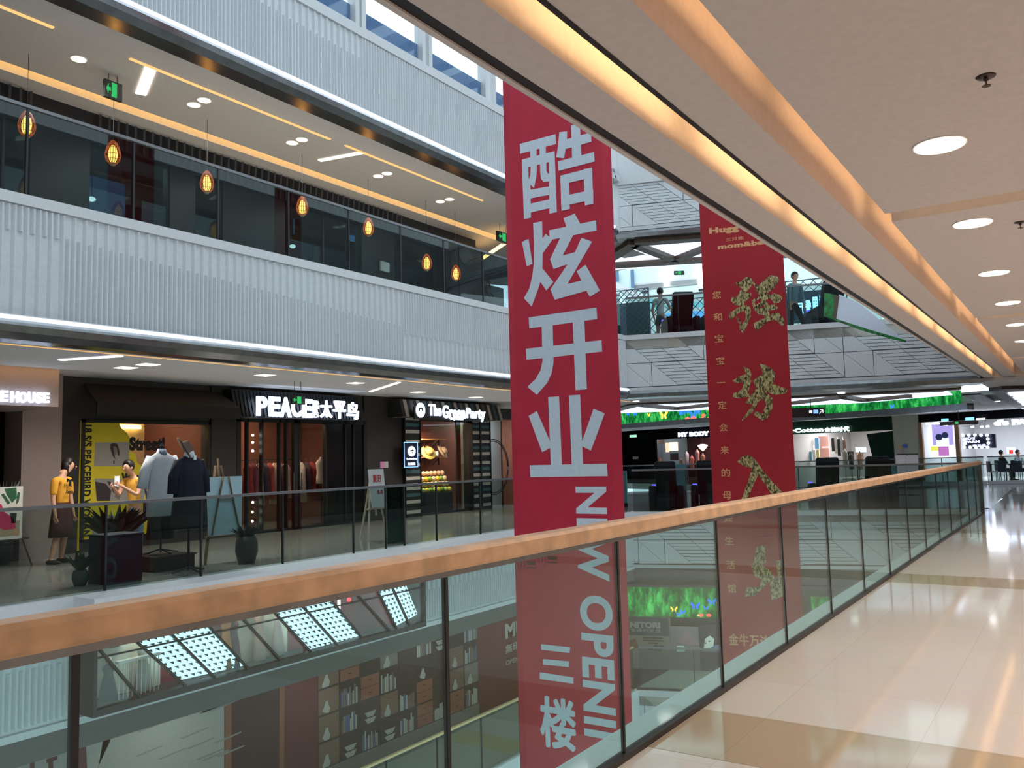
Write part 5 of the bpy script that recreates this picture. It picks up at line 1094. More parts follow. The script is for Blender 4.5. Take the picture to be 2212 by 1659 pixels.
for i, (x0, y0, x1, y1) in enumerate(((1386, 628, 1397, 633), (1509, 623, 1522, 628))): onW('floodlight', ['left black floodlight on the pale upper wall', 'right black floodlight on the pale upper wall, beside the dark red banner'][i], 'floodlight', x0, y0, x1, y1, m_dark, .5, .3, 'body')
exit_sign('green exit sign hanging below the upper glowing ceiling at the far end', Fr2(1456, 27, 1480, 27), 1456, 585, 1478, 594, 7.3)
# mesh screens and glowing blue panes behind them
MS = Fr2(1325, 31, 1800, 28)
def mesh_panel(lab, P, blocks, d=.33):
    t = thing('mesh_screen', lab, 'screen', MS.w(MS.px(*P[0])[0], 4.6)); mb = MB(); a0, b0 = MS.px(P[0][0], P[1][1]); b0 = 4.62; a1, b1 = MS.px(P[1][0], P[0][1])
    s = d; k = a0 - (b1 - b0)
    def clipseg(x0, sg):
        pts = []
        t0, t1 = 0, b1 - b0
        if sg > 0: lo = max(0, a0 - x0); hi = min(t1, a1 - x0); return (x0 + lo, b0 + lo, x0 + hi, b0 + hi) if hi > lo else None
        lo = max(0, x0 - a1); hi = min(t1, x0 - a0); return (x0 - lo, b0 + lo, x0 - hi, b0 + hi) if hi > lo else None
    while k < a1 + (b1 - b0):
        for sg in (1, -1):
            q = clipseg(k, sg)
            if q: mb.bar(MS.w(q[0], q[1]), MS.w(q[2], q[3]), .045, .02)
        k += s
    for q in ((a0, b0, a1, b0), (a0, b1, a1, b1), (a0, b0, a0, b1), (a1, b0, a1, b1)): mb.bar(MS.w(q[0], q[1]), MS.w(q[2], q[3]), .06, .03)
    mb.build('mesh', M('mesh_dark', (44, 66, 78), .5), t)
    for i, (x0, y0, x1, y1, mat) in enumerate(blocks): A0, B0_ = MS.px(x0, y1, -.6); A1, B1 = MS.px(x1, y0, -.6); MB().fb(MS, A0, B0_, A1, B1, -.65, -.6).build('blue_pane' if mat is not m_nearblk else 'dark_pane', mat, t)
    return t
e_b1 = E('pane_blue', (90, 170, 235), 1.0); e_b2 = E('pane_cyan', (120, 200, 220), .8); m_tealp = M('teal_dark', (34, 62, 74), .5)
mesh_panel('diamond mesh screen before glowing blue panes, left of the dark red banner', ((1404, 640), (1545, 700)), [(1404, 645, 1420, 670, e_b2), (1438, 650, 1488, 670, e_b2), (1438, 673, 1488, 696, e_b1), (1494, 648, 1545, 665, e_b2), (1494, 668, 1545, 692, e_b1)])
mesh_panel('dark diamond mesh screen at the edge of the nearest banner', ((1322, 622), (1400, 735)), [(1322, 650, 1400, 735, m_tealp)], .22)
tms = mesh_panel('diamond mesh screen with modelled reflection of glowing blue characters', ((1700, 600), (1782, 700)), [(1700, 625, 1782, 700, m_tealp)])
t = tms
for ch, x0, x1, y0, y1 in (('厅', 1723, 1736, 655, 678), ('餐', 1739, 1753, 649, 673), ('国', 1755, 1767, 642, 668), ('泰', 1769, 1781, 637, 660)):
    A0, B0_ = MS.px(x1, y1, .3); A1, B1 = MS.px(x0, y0, .3); text(ch, MS, A0, B0_, A1, B1, c=.3, depth=.03, bold=.03).build('reflected_lettering', E('reflected_blue', (110, 200, 255), 3), t)  # reflection of a blue sign, modelled as glowing letters
# green edged glowing board hanging in front of the far wall
HB = Fr2(1700, 19.5, 2000, 19.5)
t = thing('hanging_light_board', 'slanted white board with leafy green edge hanging under the walkway ceiling edge', 'sign board', HB.w(*HB.px(1810, 690)))
MB().poly(HB, HB.P([(1806, 689), (1813, 636), (1856, 655), (1957, 737)]), -.02, 0).build('white_board', M('board_white', (206, 212, 226), .5), t)
mb = MB(); mb.poly(HB, HB.P([(1781, 632), (1803, 637), (1800, 690), (1780, 683)]), -.02, .01); mb.poly(HB, HB.P([(1780, 683), (1806, 689), (1870, 710), (1957, 735), (1957, 739), (1930, 733), (1860, 713)]), -.02, .01); mb.build('green_edge', M('green_leaf_print', (24, 110, 44), .5, noise=.6, nscale=9), t)
MB().poly(HB, HB.P([(1803, 637), (1813, 640), (1806, 689), (1800, 687)]), -.02, .012).build('brown_edge', m_brown, t)
MB().tube([HB.w(*HB.px(1830, 640)), HB.w(HB.px(1830, 640)[0], 10.9)], .01, 5).build('cable', m_dark, t)
# dome camera on the upper far wall
a, b = FW.px(1327, 395); t = thing('dome_camera', 'round grey dome camera on a short bracket at the edge of the nearest banner', 'camera', FW.w(a, b - .1, .25))
c = FW.w(a, b, .25); MB().ball(c, .11, 16).build('dome', M('dome_grey', (150, 160, 160), .2), t, smooth=True); MB().lathe(c + Vector((0, 0, .06)), [(.1, 0), (.085, .06), (.05, .08)], 14).build('collar', m_dark, t, smooth=True); MB().tube([c + Vector((0, 0, .12)), c + Vector((0, 0, .3)), FW.w(a, b + .34, .12), FW.w(a, b + .3, 0)], .035).build('bracket', M('bracket_grey', (130, 144, 158), .4), t, smooth=True)

mb = MB(); e0 = SH.w(sa(2330), 0, 0); fquad(mb, [tuple(e0)[:2], (e0.x + .2, e0.y - .1), (60, -4.3), (34, -4.35), (34, -4.25), (59, -4.2)], 0, 3.3); struct('wall_right_1', mb, MATS['beige_wall'])
mb = MB(); fquad(mb, [(33.4, -4.3), (60, -4.3), (e0.x, e0.y), tuple(SH.w(sa(1300), 0, 0))[:2], tuple(GB.w(ga(1300), 0, -.5))[:2], tuple(GB.w(ga(2150), 0, -.5))[:2], (33.4, 1.0)], 3.25, 3.4); struct('ceiling', mb, m_ceil2)
mb = MB(); fquad(mb, [(33.4, -4.3), (60, -4.3), (e0.x, e0.y), (33.4, -4.25)], -.3, -.004); struct('floor', mb, m_floor2)

mb = MB(); fquad(mb, [(33.4, -4.2), (33.4, 2.3), tuple(RL.w(ra(2112), 0))[:2], tuple(SH.w(sa(2090), 0, 0))[:2], tuple(SH.w(sa(2330), 0, 0))[:2]], -.3, -.006); struct('floor', mb, m_floor2)

q0 = Vector((24.0, 17.8, 0)); q1 = SH.w(sa(1300), 0, 0); mb = MB(); mb.fb(Fr(q0, q1 - q0), 0, -5, (q1 - q0).length, 4.3, -.1, .1); mb.wb(23.9, 15.2, 3.0, 24.1, 17.9, 4.3); struct('wall_far_7', mb, m_ceil2)
mb = MB(); fquad(mb, [(22.4, 10.1), (22.4, 17.8), tuple(q1)[:2], tuple(GB.w(ga(1300), 0, -.5))[:2], (24.5, 12)], 3.42, 3.5); struct('ceiling', mb, m_ceil2)
# ------------------------------------------------------------------ lower level across the void
HD = OW(12.2)
m_hred = M('hoarding_red', (84, 22, 26), .55); m_hcream = M('hoarding_cream', (150, 144, 140), .6); m_hwood = M('print_wood', (124, 72, 52), .6); m_hdk = M('print_dark_red', (56, 16, 20), .6)
m_pw = M('print_white', (150, 146, 140), .6); m_pt = M('print_tan', (104, 76, 62), .6); m_pb = M('print_blue', (70, 84, 120), .6); m_pg = M('print_grey', (104, 98, 92), .6); m_pdk = M('print_black_brown', (46, 30, 28), .6)
t = thing('hoarding', 'long dark red hoarding printed with bookshelf and wooden door, one floor down', 'hoarding', (14, 12.2, -4.6))
MB().wb(0, 12.2, -4.6, 22.5, 12.3, -1.72).build('board', m_hred, t)
MB().wb(0, 12.17, -4.6, 22.5, 12.2, -4.46).build('grey_skirting', M('hoarding_skirt', (120, 112, 108), .6), t)
def hp(mb, P, mi, c=0): mb.poly(HD, HD.P(P), c, c + .003, mi)
mb = MB()
hp(mb, [(235, 1548), (290, 1530), (484, 1480), (484, 1680), (205, 1700), (222, 1600)], 0)
random.seed(5)
for i in range(16):
    x = 290 + random.random() * 180; y = 1520 + random.random() * 130; hp(mb, [(x, y), (x + 60, y - 24), (x + 62, y - 22), (x + 6, y + 2)], 6, .003)
hp(mb, [(0, 1625), (60, 1600), (160, 1608), (165, 1640), (178, 1700), (0, 1720)], 0); hp(mb, [(185, 1600), (205, 1575), (232, 1570), (238, 1600), (210, 1660), (190, 1700)], 0)
for x in (20, 60, 100): hp(mb, [(x, 1640), (x + 24, 1632), (x + 24, 1640), (x + 14, 1644), (x + 16, 1700), (x + 6, 1700), (x + 4, 1647), (x, 1648)], 1, .003)
hp(mb, [(486, 1500), (500, 1497), (500, 1690), (486, 1690)], 2); hp(mb, [(486, 1500), (615, 1462), (615, 1470), (486, 1509)], 2); hp(mb, [(604, 1468), (615, 1464), (613, 1690), (603, 1690)], 2); hp(mb, [(500, 1506), (604, 1475), (603, 1690), (500, 1690)], 4)
mb.build('door_print', [m_hcream, m_hred, m_hwood, m_pg, m_hdk, m_pg, M('hoarding_cream_line', (128, 122, 118), .6)], t)
# bookshelf print
mats = [m_pdk, m_pt, m_pw, m_pb, m_pg, m_hwood]
mb = MB(); A = HD.px(686, 1560); B = HD.px(1034, 1470); X0, X1 = A[0], B[0]; Z1 = -1.76; Z0 = -4.2
mb.fb(HD, X0, Z0 - .26, X1, Z0, 0, .003, 4); mb.fb(HD, X0, Z0, X1, Z1, 0, .003, 0)
cols = 9; rows = 5; cw = (X1 - X0) / cols; rh = (Z1 - Z0) / rows; random.seed(11)
for i in range(cols):
    for j in range(rows):
        x0 = X0 + i * cw; z0 = Z0 + j * rh; kind = random.choice(['books', 'books', 'books', 'box', 'box', 'vase', 'light', 'dark', 'dark', 'bowls'])
        if i == 0: kind = 'light'
        mb.fb(HD, x0 + .02, z0 + .02, x0 + cw - .02, z0 + rh - .02, .003, .005, {'box': 5, 'light': 1, 'dark': 0}.get(kind, random.choice([0, 0, 4])))
        if kind == 'books':
            x = x0 + .04
            while x < x0 + cw - .1: w = random.uniform(.03, .06); mb.fb(HD, x, z0 + .02, x + w, z0 + rh * random.uniform(.5, .8), .005, .008, random.choice([2, 2, 2, 4, 3, 1])); x += w + .008
        elif kind == 'box':
            for q in (.25, .75): mb.fb(HD, x0 + cw * .42, z0 + rh * q, x0 + cw * .58, z0 + rh * q + .02, .005, .008, 0)
            mb.fb(HD, x0 + .02, z0 + rh * .49, x0 + cw - .02, z0 + rh * .51, .005, .008, 0)
        elif kind in ('vase', 'light'):
            mb.poly(HD, [(x0 + cw * (.2 + .1 * (j % 3)), z0 + .02), (x0 + cw * .5, z0 + .02), (x0 + cw * .56, z0 + rh * .2), (x0 + cw * .48, z0 + rh * .34), (x0 + cw * .46, z0 + rh * .5), (x0 + cw * .36, z0 + rh * .5), (x0 + cw * .28, z0 + rh * .3), (x0 + cw * .2, z0 + rh * .16)], .005, .008, 2)
        elif kind == 'bowls':
            for q in (.05, .3): mb.poly(HD, [(x0 + cw * .35, z0 + rh * q), (x0 + cw * .65, z0 + rh * q), (x0 + cw * .8, z0 + rh * (q + .2)), (x0 + cw * .2, z0 + rh * (q + .2))], .005, .008, 2)
mb.build('bookshelf_print', mats, t)
mb = MB()
for s_, y0_, y1_, x1_, b_ in (('MUJI', 1348, 1390, 1150, .05), ('無印良品', 1393, 1413, 1150, .02), ('OPENING SOON', 1428, 1438, 1170, .01)):
    a_ = HD.px(1092, 1400)[0]; text(s_, HD, a_, HD.px(1092, y1_)[1], HD.px(x1_, 1400)[0], HD.px(1092, y0_)[1], c=.002, depth=.003, bold=b_, mb=mb)
mb.build('lettering', m_pw, t)
# lower balustrade with gold rail, deck bands
f2 = OW(YO + .05)
t = opp_bal('glass balustrade with a pale gold rail, one floor down across the void', -4.6, [8.2 + i * 1.35 for i in range(9)], 4, 20.3, 1.12, 0, m_gopp)
for c in kids(t):
    if c.name.startswith('handrail'): c.data.materials[0] = M('gold_rail', (214, 186, 140), .3, .5)
mb = MB()
for x in (9.5, 12.0, 14.8, 17.6): mb.wb(x, YO + .2, -4.601, x + .8, 12.15, -4.598)
struct('trim_19', mb, M('tan_band', (170, 160, 110), .2))
mb = MB(); mb.wb(OX0, YO - .03, -6.1, OX1, YO + .12, -4.6); struct('wall_left_8', mb, m_white)
mb = MB(); mb.wb(-7, -4, -9.3, 40, 17, -9.2); struct('floor', mb, m_floor2)
for x in (8, 11, 14, 17, 20): area('lower_lamp', (x, 11.2, -1.75), .3, 8, (1, .92, .82), shape='DISK', spread=2.6)
# models imitating mirrored shops in the floor edge, slanted mullions and lit lattice panels
BW = OW(9.62); b0_, b1_ = -1.26, -.14; bx0, bx1 = 5.5, 11.32
t = thing('reflection_case', 'modelled reflection of shops in the floor edge with slanted bars and three lit lattice panels', 'display case', (8.4, 9.9, -1.3))
mb = MB(); mb.wb(bx0, 9.6, -1.34, bx1, YO, -1.26); mb.wb(bx0 - .04, 9.6, -1.34, bx0, YO, -.14); mb.wb(bx1, 9.6, -1.34, bx1 + .04, YO, -.14); mb.wb(bx0, 9.6, -.2, bx1, 9.64, -.14); mb.build('frame', M('case_frame', (44, 46, 45), .5), t)
MB().wb(bx0, 9.99, -1.26, bx1, 10.0, -.16).build('back_panel', M('case_back', (110, 14, 20), .6), t)
mb = MB(); mb.poly(OW(9.98), OW(9.98).P([(205, 1350), (345, 1330), (345, 1480), (205, 1510)]), 0, .01); mb.poly(OW(9.98), OW(9.98).P([(470, 1300), (620, 1290), (620, 1420), (520, 1440)]), 0, .01); mb.build('pale_backing', M('case_cream', (206, 190, 168), .6), t)
m_lat = E('lattice_white', (206, 226, 246), 1.15); m_latd = M('lattice_dark', (44, 60, 68), .6)
FL = OW(9.78)
for P in ([(256, 1352), (415, 1318), (526, 1438), (385, 1470)], [(565, 1295), (692, 1268), (783, 1380), (667, 1403)], [(800, 1246), (866, 1236), (902, 1327), (853, 1353)]):
    mb = MB(); q = [Vector((*p, 0)) for p in FL.P(P)]; mb.poly(FL, [(v.x, v.y) for v in q], -.01, 0, 0)
    nu = max(5, int((q[1] - q[0]).length / .095)); nv = max(8, int((q[3] - q[0]).length / .095))
    for i in range(nu):
        for j in range(nv):
            f = lambda a, b: (q[0].lerp(q[1], a)).lerp(q[3].lerp(q[2], a), b)
            T = [f((i + .2) / nu, (j + .25) / nv), f((i + .8) / nu, (j + .25) / nv), f((i + .5) / nu, (j + .8) / nv)]; mb.poly(FL, [(v.x, v.y) for v in T], 0, .012, 1)
    mb.build('lattice_panel', [m_lat, m_latd], t)
mb = MB(); fm = OW(9.63)
for P in (((183, 1365), (290, 1492)), ((255, 1350), (388, 1470)), ((335, 1335), (455, 1455)), ((420, 1320), (532, 1440)), ((496, 1305), (604, 1424)), ((565, 1293), (668, 1405)), ((628, 1282), (728, 1392)), ((692, 1268), (785, 1382)), ((748, 1258), (840, 1360)), ((800, 1246), (855, 1355)), ((834, 1240), (880, 1340))):
    a = [fm.px(*p) for p in P]; k = [Vector((*v, 0)) for v in a]; d = (k[1] - k[0]); A = k[0] + d * ((b1_ - k[0].y) / d.y); Bp = k[0] + d * ((b0_ - k[0].y) / d.y)
    if A.x < bx0: A = A.lerp(Bp, (bx0 - A.x) / (Bp.x - A.x))
    mb.bar(fm.w(A.x, A.y), fm.w(min(Bp.x, bx1), Bp.y), .035, .03)
for zz in (-.68,): mb.bar(fm.w(bx0, zz), fm.w(bx1, zz), .02, .02)
mb.build('slanted_bar', m_dark, t)
MB().wb(bx0, 9.645, -1.26, bx1, 9.655, -.2).build('glass_pane', m_gshop, t)
MB().wb(9.55, 9.85, -1.15, 9.58, 9.88, -.35).build('tube_light', E('case_tube', (240, 250, 255), 4), t)
area('case_fill', (6.2, 9.82, -.25), .15, 2.5, (1, .9, .78)); area('case_fill', (7.9, 9.82, -.25), .15, 2.5, (1, .85, .7)); area('case_fill', (9.0, 9.82, -.25), .15, 3, (1, .85, .7))  # unseen fill lights added inside the case of models
def doll(lab, px, z0, z1, col, w=.09, col2=None):  # small figures standing in for the mirrored, far away shop
    X = OW(9.85).px(px, 1400)[0]; t = thing('reflected_figure', lab, 'mannequin', (X, 9.85, z0)); h = z1 - z0
    MB().lathe((0, 0, 0), [(w * 1.3, 0), (w * 1.0, h * .35), (w * .6, h * .62), (w * .85, h * .76), (w * .5, h * .84), (w * .22, h * .86)], 14, 0, 1, .7).build('dress', M('doll_' + lab[:12], col, .7), t, smooth=True, local=True)
    MB().ball((0, 0, h * .94), h * .07, 12, sz=1.2).tube([(0, 0, h * .84), (0, 0, h * .9)], .02).build('head_and_neck', M('doll_skin', (222, 196, 170), .6), t, smooth=True, local=True); MB().lathe((0, 0, -.001), [(w, 0), (w, .01)], 12).build('base', m_dark, t, local=True)
for px, z0, z1, col, lab in ((488, -1.25, -.45, (214, 120, 40), 'orange dressed small figure left of the blush dresses in the display case'), (505, -1.25, -.5, (96, 30, 40), 'maroon small figure beside the orange one in the display case'), (560, -1.25, -.45, (216, 170, 150), 'blush dress figure under the slanted bar in the display case'), (600, -1.25, -.5, (224, 190, 184), 'pale pink topped figure left of the second lattice panel'),
                             (235, -1.25, -.75, (30, 34, 40), 'dark small figure at the left end of the display case'), (310, -1.25, -.6, (200, 196, 190), 'white clothed figure before the first lattice panel')): doll(lab, px, z0 + .002, z1, col)
for i, (px, col, L) in enumerate(((208, (150, 30, 40), .3), (222, (40, 36, 40), .34), (236, (210, 200, 190), .3), (250, (60, 50, 48), .36), (264, (226, 220, 214), .3), (535, (206, 120, 50), .34), (546, (214, 190, 90), .3), (640, (226, 180, 176), .3))):
    X = OW(9.9).px(px, 1400)[0]; g = thing('reflected_garment', 'small %s garment hanging at place %s from the left inside the modelled reflection' % (['dark red', 'charcoal', 'ivory', 'brown', 'white', 'amber', 'yellow', 'rose'][i], ['one', 'two', 'three', 'four', 'five', 'six', 'seven', 'eight'][i]), 'clothes', (X, 9.93, -.3 - L), 0, 'garments hanging in the modelled reflection')
    MB().lathe((0, 0, 0), [(.07, 0), (.055, L * .5), (.065, L * .85), (.015, L)], 10, 0, 1, .5).build('cloth', M('case_garment_%d' % i, col, .8), g, smooth=True, local=True); MB().tube([(0, 0, L), (0, 0, L + .1)], .004, 5).build('hanger', m_steel, g, local=True)
X = OW(9.75).px(300, 1430)[0]; g = thing('reflected_table', 'small white railed table in the left bay of the modelled reflection', 'table', (X, 9.76, -1.25)); MB().wb(-.28, -.04, .42, .28, .04, .45).build('table_top', M('case_table', (224, 218, 210), .5), g, local=True)
for k in range(10): MB().wb(-.27 + k * .058, -.03, .002, -.26 + k * .058, -.02, .42).build('baluster', MATS['case_table'], g, local=True)
o = MB().ball((9.72, 9.8, -.66), .035, 10).build('red_lamp', E('case_red', (255, 40, 50), 3)); tag(o, 'small round red lamp beside the vertical tube in the modelled reflection', 'lamp')
# far lower level seen through the near glass
FG = FW.off(-2.2); FH = FW.off(-4.4)
def lowp(fr, nm, lab, cat, x0, y0, x1, y1, mat, c=0, d=.05, part='panel', zmin=None):
    a0, b0 = fr.px(x0, y1, c); a1, b1 = fr.px(x1, y0, c); t = thing(nm, lab, cat, fr.w((a0 + a1) / 2, zmin or b0, c)); MB().fb(fr, a0, zmin or b0, a1, b1, c - d, c).build(part, mat, t); return t
t = lowp(FG, 'hoarding', 'dark grey and pale hoarding with white block capitals, one floor down at the far end', 'hoarding', 1330, 1335, 1447, 1500, M('hoard_pale', (132, 124, 116), .6), zmin=-4.6)
a0, b0 = FG.px(1330, 1371); a1, b1 = FG.px(1444, 1335); MB().fb(FG, a0, b0, a1, b1, 0, .01).build('dark_heading', M('hoard_grey', (58, 70, 76), .6), t)
tpx('NITORI', FG, 1361, 1344, 1426, 1356, c=.01, depth=.01, bold=.07).build('lettering', m_pw, t); tpx('宜得利家居', FG, 1362, 1359, 1427, 1365, c=.01, depth=.01, bold=.01).build('lettering', m_pw, t)
mb = tpx('2F', FG, 1413, 1394, 1433, 1406, c=.001, depth=.01, bold=.06)
for q in ((1388, 1377, 1432, 1379), (1388, 1383, 1434, 1384.5), (1400, 1388, 1422, 1390), (1391, 1397, 1411, 1399), (1401, 1401, 1411, 1405)): A_, B_ = FG.px(q[0], q[3]), FG.px(q[2], q[1]); mb.fb(FG, A_[0], A_[1], B_[0], B_[1], 0, .01)
mb.build('small_print', M('hoard_print', (52, 52, 54), .6), t); mb = MB(); mb.poly(FG, FG.P([(1357, 1383), (1373, 1379), (1380, 1398), (1358, 1404)]), 0, .01); mb.build('brown_picture', M('hoard_brown', (120, 72, 44), .6), t)
t = lowp(FG, 'poster', 'faded poster of a pink hatted figure right of the lower far hoarding', 'poster', 1448, 1355, 1508, 1410, M('poster_greyish', (128, 116, 122), .6), zmin=-4.6); mb = MB(); mb.poly(FG, FG.P([(1462, 1386), (1482, 1362), (1512, 1392), (1490, 1396)]), 0, .01, 0); mb.poly(FG, FG.P([(1462, 1395), (1478, 1395), (1480, 1408), (1462, 1408)]), 0, .01, 1); mb.build('print', [M('print_pinkish', (150, 120, 128), .6), M('print_white_b', (220, 232, 236), .6)], t)
t = lowp(FG, 'poster', 'poster of a white spotted animal face on dark ground, one floor down', 'poster', 1512, 1350, 1560, 1410, M('poster_slate', (52, 50, 60), .6), zmin=-4.6); mb = MB(); mb.poly(FG, FG.P([(1520, 1402), (1523, 1380), (1533, 1373), (1543, 1380), (1541, 1396), (1530, 1402)]), 0, .01, 0); mb.poly(FG, FG.P([(1512, 1409), (1545, 1394), (1558, 1392), (1558, 1409)]), 0, .011, 1)
for x, y in ((1524, 1389), (1532, 1385)): mb.poly(FG, FG.P([(x - 2, y), (x, y - 2), (x + 3, y), (x, y + 2)]), .01, .015, 2)
mb.build('print', [M('print_face', (224, 226, 214), .6), M('print_bluish', (110, 118, 150), .6), m_pdk], t)
leafscreen('green leafy screen with butterflies, one floor down at the far end', FH, 1325, 1570, FH.px(1400, 1332)[1], FH.px(1400, 1268)[1], [('o', 1456, 1316, 7), ('b', 1502, 1309, 9), ('b', 1538, 1300, 8), ('b', 1525, 1313, 5), ('b', 1475, 1322, 5), ('b', 1466, 1327, 5), ('r', 1514, 1329, 6), ('y', 1509, 1329, 3), ('r', 1531, 1329, 6), ('r', 1552, 1302, 4), ('r', 1553, 1318, 4)])
leafscreen('narrow green leafy screen right of the dark red banner, one floor down', FH, 1735, 1800, FH.px(1760, 1345)[1], FH.px(1760, 1290)[1], [])
mb = MB(); mb.fb(FH, FH.px(1320, 1300)[0], FH.px(1400, 1340)[1], FH.px(1830, 1300)[0], FH.px(1400, 1332)[1], -.3, .05); mb.fb(FH, FH.px(1320, 1300)[0], FH.px(1400, 1268)[1], FH.px(1830, 1300)[0], FH.px(1400, 1262)[1], -.3, .05); mb.fb(FW, 0, -1.72, 8.6, -1.46, -.2, .0, 0); mb.fb(FH, -2, -4.6, 9, -1.46, -1.2, -1.0); struct('trim_20', mb, M('lower_grey', (88, 92, 94), .5))
far_bal(FWb, .05, 8.5, -4.6, 1.1, 6, 'glass balustrade at the far end, one floor down')
mb = MB(); fquad(mb, [fa(-.2, -.2), fa(8.57, -.2), fa(8.57, -5.5), fa(-.2, -5.5)], -1.72, -1.6); struct('ceiling', mb, m_ceil2)
area('lower_lamp', FW.w(2, -1.8, -1.2), .4, 30, (.9, 1, .97)); area('lower_lamp', FW.w(6, -1.8, -1.2), .4, 20, (1, .95, .9))
# ------------------------------------------------------------------ people
m_skin = M('skin', (206, 158, 132), .55); m_hair = M('black_hair', (22, 18, 18), .5); m_eye = M('eye_dark', (20, 16, 14), .3); m_lip = M('lips', (170, 84, 78), .5)
def person(lab, loc, rz, h=1.62, arms=None, legs=None, top=None, bottom=None, skirt=None, shoes=None, hair='bob', head=(0, 0), lean=0, seated=False, pants_len=1.0, sleeve=.6, group=None):
    """standing figure facing local -y; arms: per side (elbow, wrist) as offsets from the shoulder"""
    t = thing('person', lab, 'person', loc, rz, group); k = h / 1.62
    hipz = (.84 if not seated else .48) * k; ly = -lean
    sh = hipz + .50 * k; P = [(0, 0, hipz, .115 * k, .085 * k), (0, ly * .3, hipz + .16 * k, .105 * k, .075 * k), (0, ly * .7, hipz + .33 * k, .12 * k, .085 * k), (0, ly, sh - .01, .085 * k, .07 * k), (0, ly * 1.1, sh + .07 * k, .045 * k, .045 * k)]
    hx, hy = head; hc = (hx * .3, ly * 1.15 - .015 + hy * .3, sh + .19 * k)
    P += [(hx * .2, ly * 1.15 - .005 + hy * .2, sh + .12 * k, .058 * k, .06 * k), (*hc, .078 * k, .092 * k), (hc[0], hc[1], sh + .265 * k, .06 * k, .075 * k)]
    Ed = [(0, 1), (1, 2), (2, 3), (3, 4), (4, 5), (5, 6), (6, 7)]
    arms = arms or [((.04, .0, -.28), (.05, -.05, -.52)), ((.04, .0, -.28), (.05, -.05, -.52))]
    legs = legs or [((0, -.01, .44), (0, .01, .06)), ((0, -.01, .44), (0, .01, .06))]
    joints = []
    for s, (el, wr) in zip((-1, 1), arms):
        S_ = Vector((s * .165 * k, ly, sh - .03 * k)); E_ = S_ + Vector((s * el[0], el[1], el[2])) * k; W_ = S_ + Vector((s * wr[0], wr[1], wr[2])) * k
        i = len(P); P.append((*S_, .052 * k)); P.append((*E_, .038 * k)); P.append((*W_, .025 * k)); d = (W_ - E_).normalized(); H_ = W_ + d * .05 * k; P.append((*H_, .032 * k, .018 * k))
        Ed += [(3, i), (i, i + 1), (i + 1, i + 2), (i + 2, i + 3)]
        side = d.cross(Vector((1, 0, 0))).normalized(); curl = Vector((0, -1, 0)) if abs(d.y) < .7 else Vector((0, 0, -1))
        for f in range(4):
            b = H_ + side * (f - 1.5) * .018 * k + d * .035 * k; L = (.062, .07, .066, .052)[f] * k; j = len(P); P.append((*b, .009 * k)); P.append((*(b + d * L * .6), .0085 * k)); P.append((*(b + d * L * .9 + curl * .02 * k), .007 * k)); Ed += [(i + 3, j), (j, j + 1), (j + 1, j + 2)]
        th = H_ + side * -.035 * k; j = len(P); P.append((*th, .010 * k)); P.append((*(th + d * .03 * k - side * .012 * k + curl * .01 * k), .0085 * k)); Ed += [(i + 3, j), (j, j + 1)]
        joints.append((S_, E_, W_))
    lj = []
    for s, (kn, an) in zip((-1, 1), legs):
        Hp = Vector((s * .085 * k, 0, hipz - .03 * k)); K_ = Vector((s * (.085 + kn[0]), kn[1], kn[2])) * 1.0; K_ = Vector((K_.x * k, K_.y * k, K_.z * k)); A_ = Vector((s * (.085 + an[0]) * k, an[1] * k, an[2] * k)); T_ = A_ + Vector((s * .02, -.14, -.03)) * k
        i = len(P); P += [(*Hp, .085 * k), (*K_, .055 * k), (*(K_.lerp(A_, .35)), .052 * k), (*A_, .034 * k), (*T_, .03 * k, .02 * k)]; Ed += [(0, i), (i, i + 1), (i + 1, i + 2), (i + 2, i + 3), (i + 3, i + 4)]; lj.append((Hp, K_, A_, T_))
    body = skin('body', P, Ed, m_skin, t)
    def cl(name, pts, ed, mat): return skin(name, pts, ed, mat, t, 2)
    if top:
        q = 1.16; pts = [(P[0][0], P[0][1], hipz - .02, .125 * k, .098 * k)] + [(a, b, c, r * q, r2 * 1.22) for a, b, c, r, r2 in P[1:3]] + [(P[3][0], P[3][1], sh - .015, .10 * k, .085 * k), (0, ly * 1.05, sh + .03 * k, .062 * k, .06 * k)]; ed = [(0, 1), (1, 2), (2, 3), (3, 4)]
        for S_, E_, W_ in joints:
            e = S_.lerp(E_, min(1, sleeve * 1.6)) if sleeve < .62 else E_; i = len(pts); pts += [(*S_, .066 * k), (*e, .054 * k)]; ed += [(3, i), (i, i + 1)]
            if sleeve > .62: pts.append((*E_.lerp(W_, sleeve), .036 * k)); ed.append((i + 1, i + 2))
        cl('top', pts, ed, top)
    if bottom:
        pts = [(0, 0, hipz + .10 * k, .118 * k, .09 * k), (0, 0, hipz, .13 * k, .105 * k)]; ed = [(0, 1)]
        for Hp, K_, A_, T_ in lj:
            i = len(pts); kn = K_; pts.append((*Hp, .10 * k)); ed.append((1, i))
            if pants_len < .6: pts.append((*Hp.lerp(K_, pants_len * 1.6), .085 * k)); ed.append((i, i + 1))
            else: pts += [(*K_, .072 * k), (*K_.lerp(A_, .92), .056 * k)]; ed += [(i, i + 1), (i + 1, i + 2)]
        cl('trousers', pts, ed, bottom)
    if skirt: MB().lathe((0, 0, 0), [(.21 * k, .42 * k), (.19 * k, .6 * k), (.155 * k, hipz), (.12 * k, hipz + .12 * k)], 20, 0, 1, .8).build('skirt', skirt, t, smooth=True, local=True)
    if shoes:
        mb = MB()
        for Hp, K_, A_, T_ in lj: mb.tube([A_ + Vector((0, .06, -.03 - .0)), A_ + Vector((0, 0, -.015)), A_.lerp(T_, .6) + Vector((0, 0, -.005)), T_ + Vector((0, -.05, .0))], [(.035, .035), (.045, .045), (.042, .034), (.02, .02)], 10)
        mb.build('shoes', shoes, t, smooth=True, local=True)
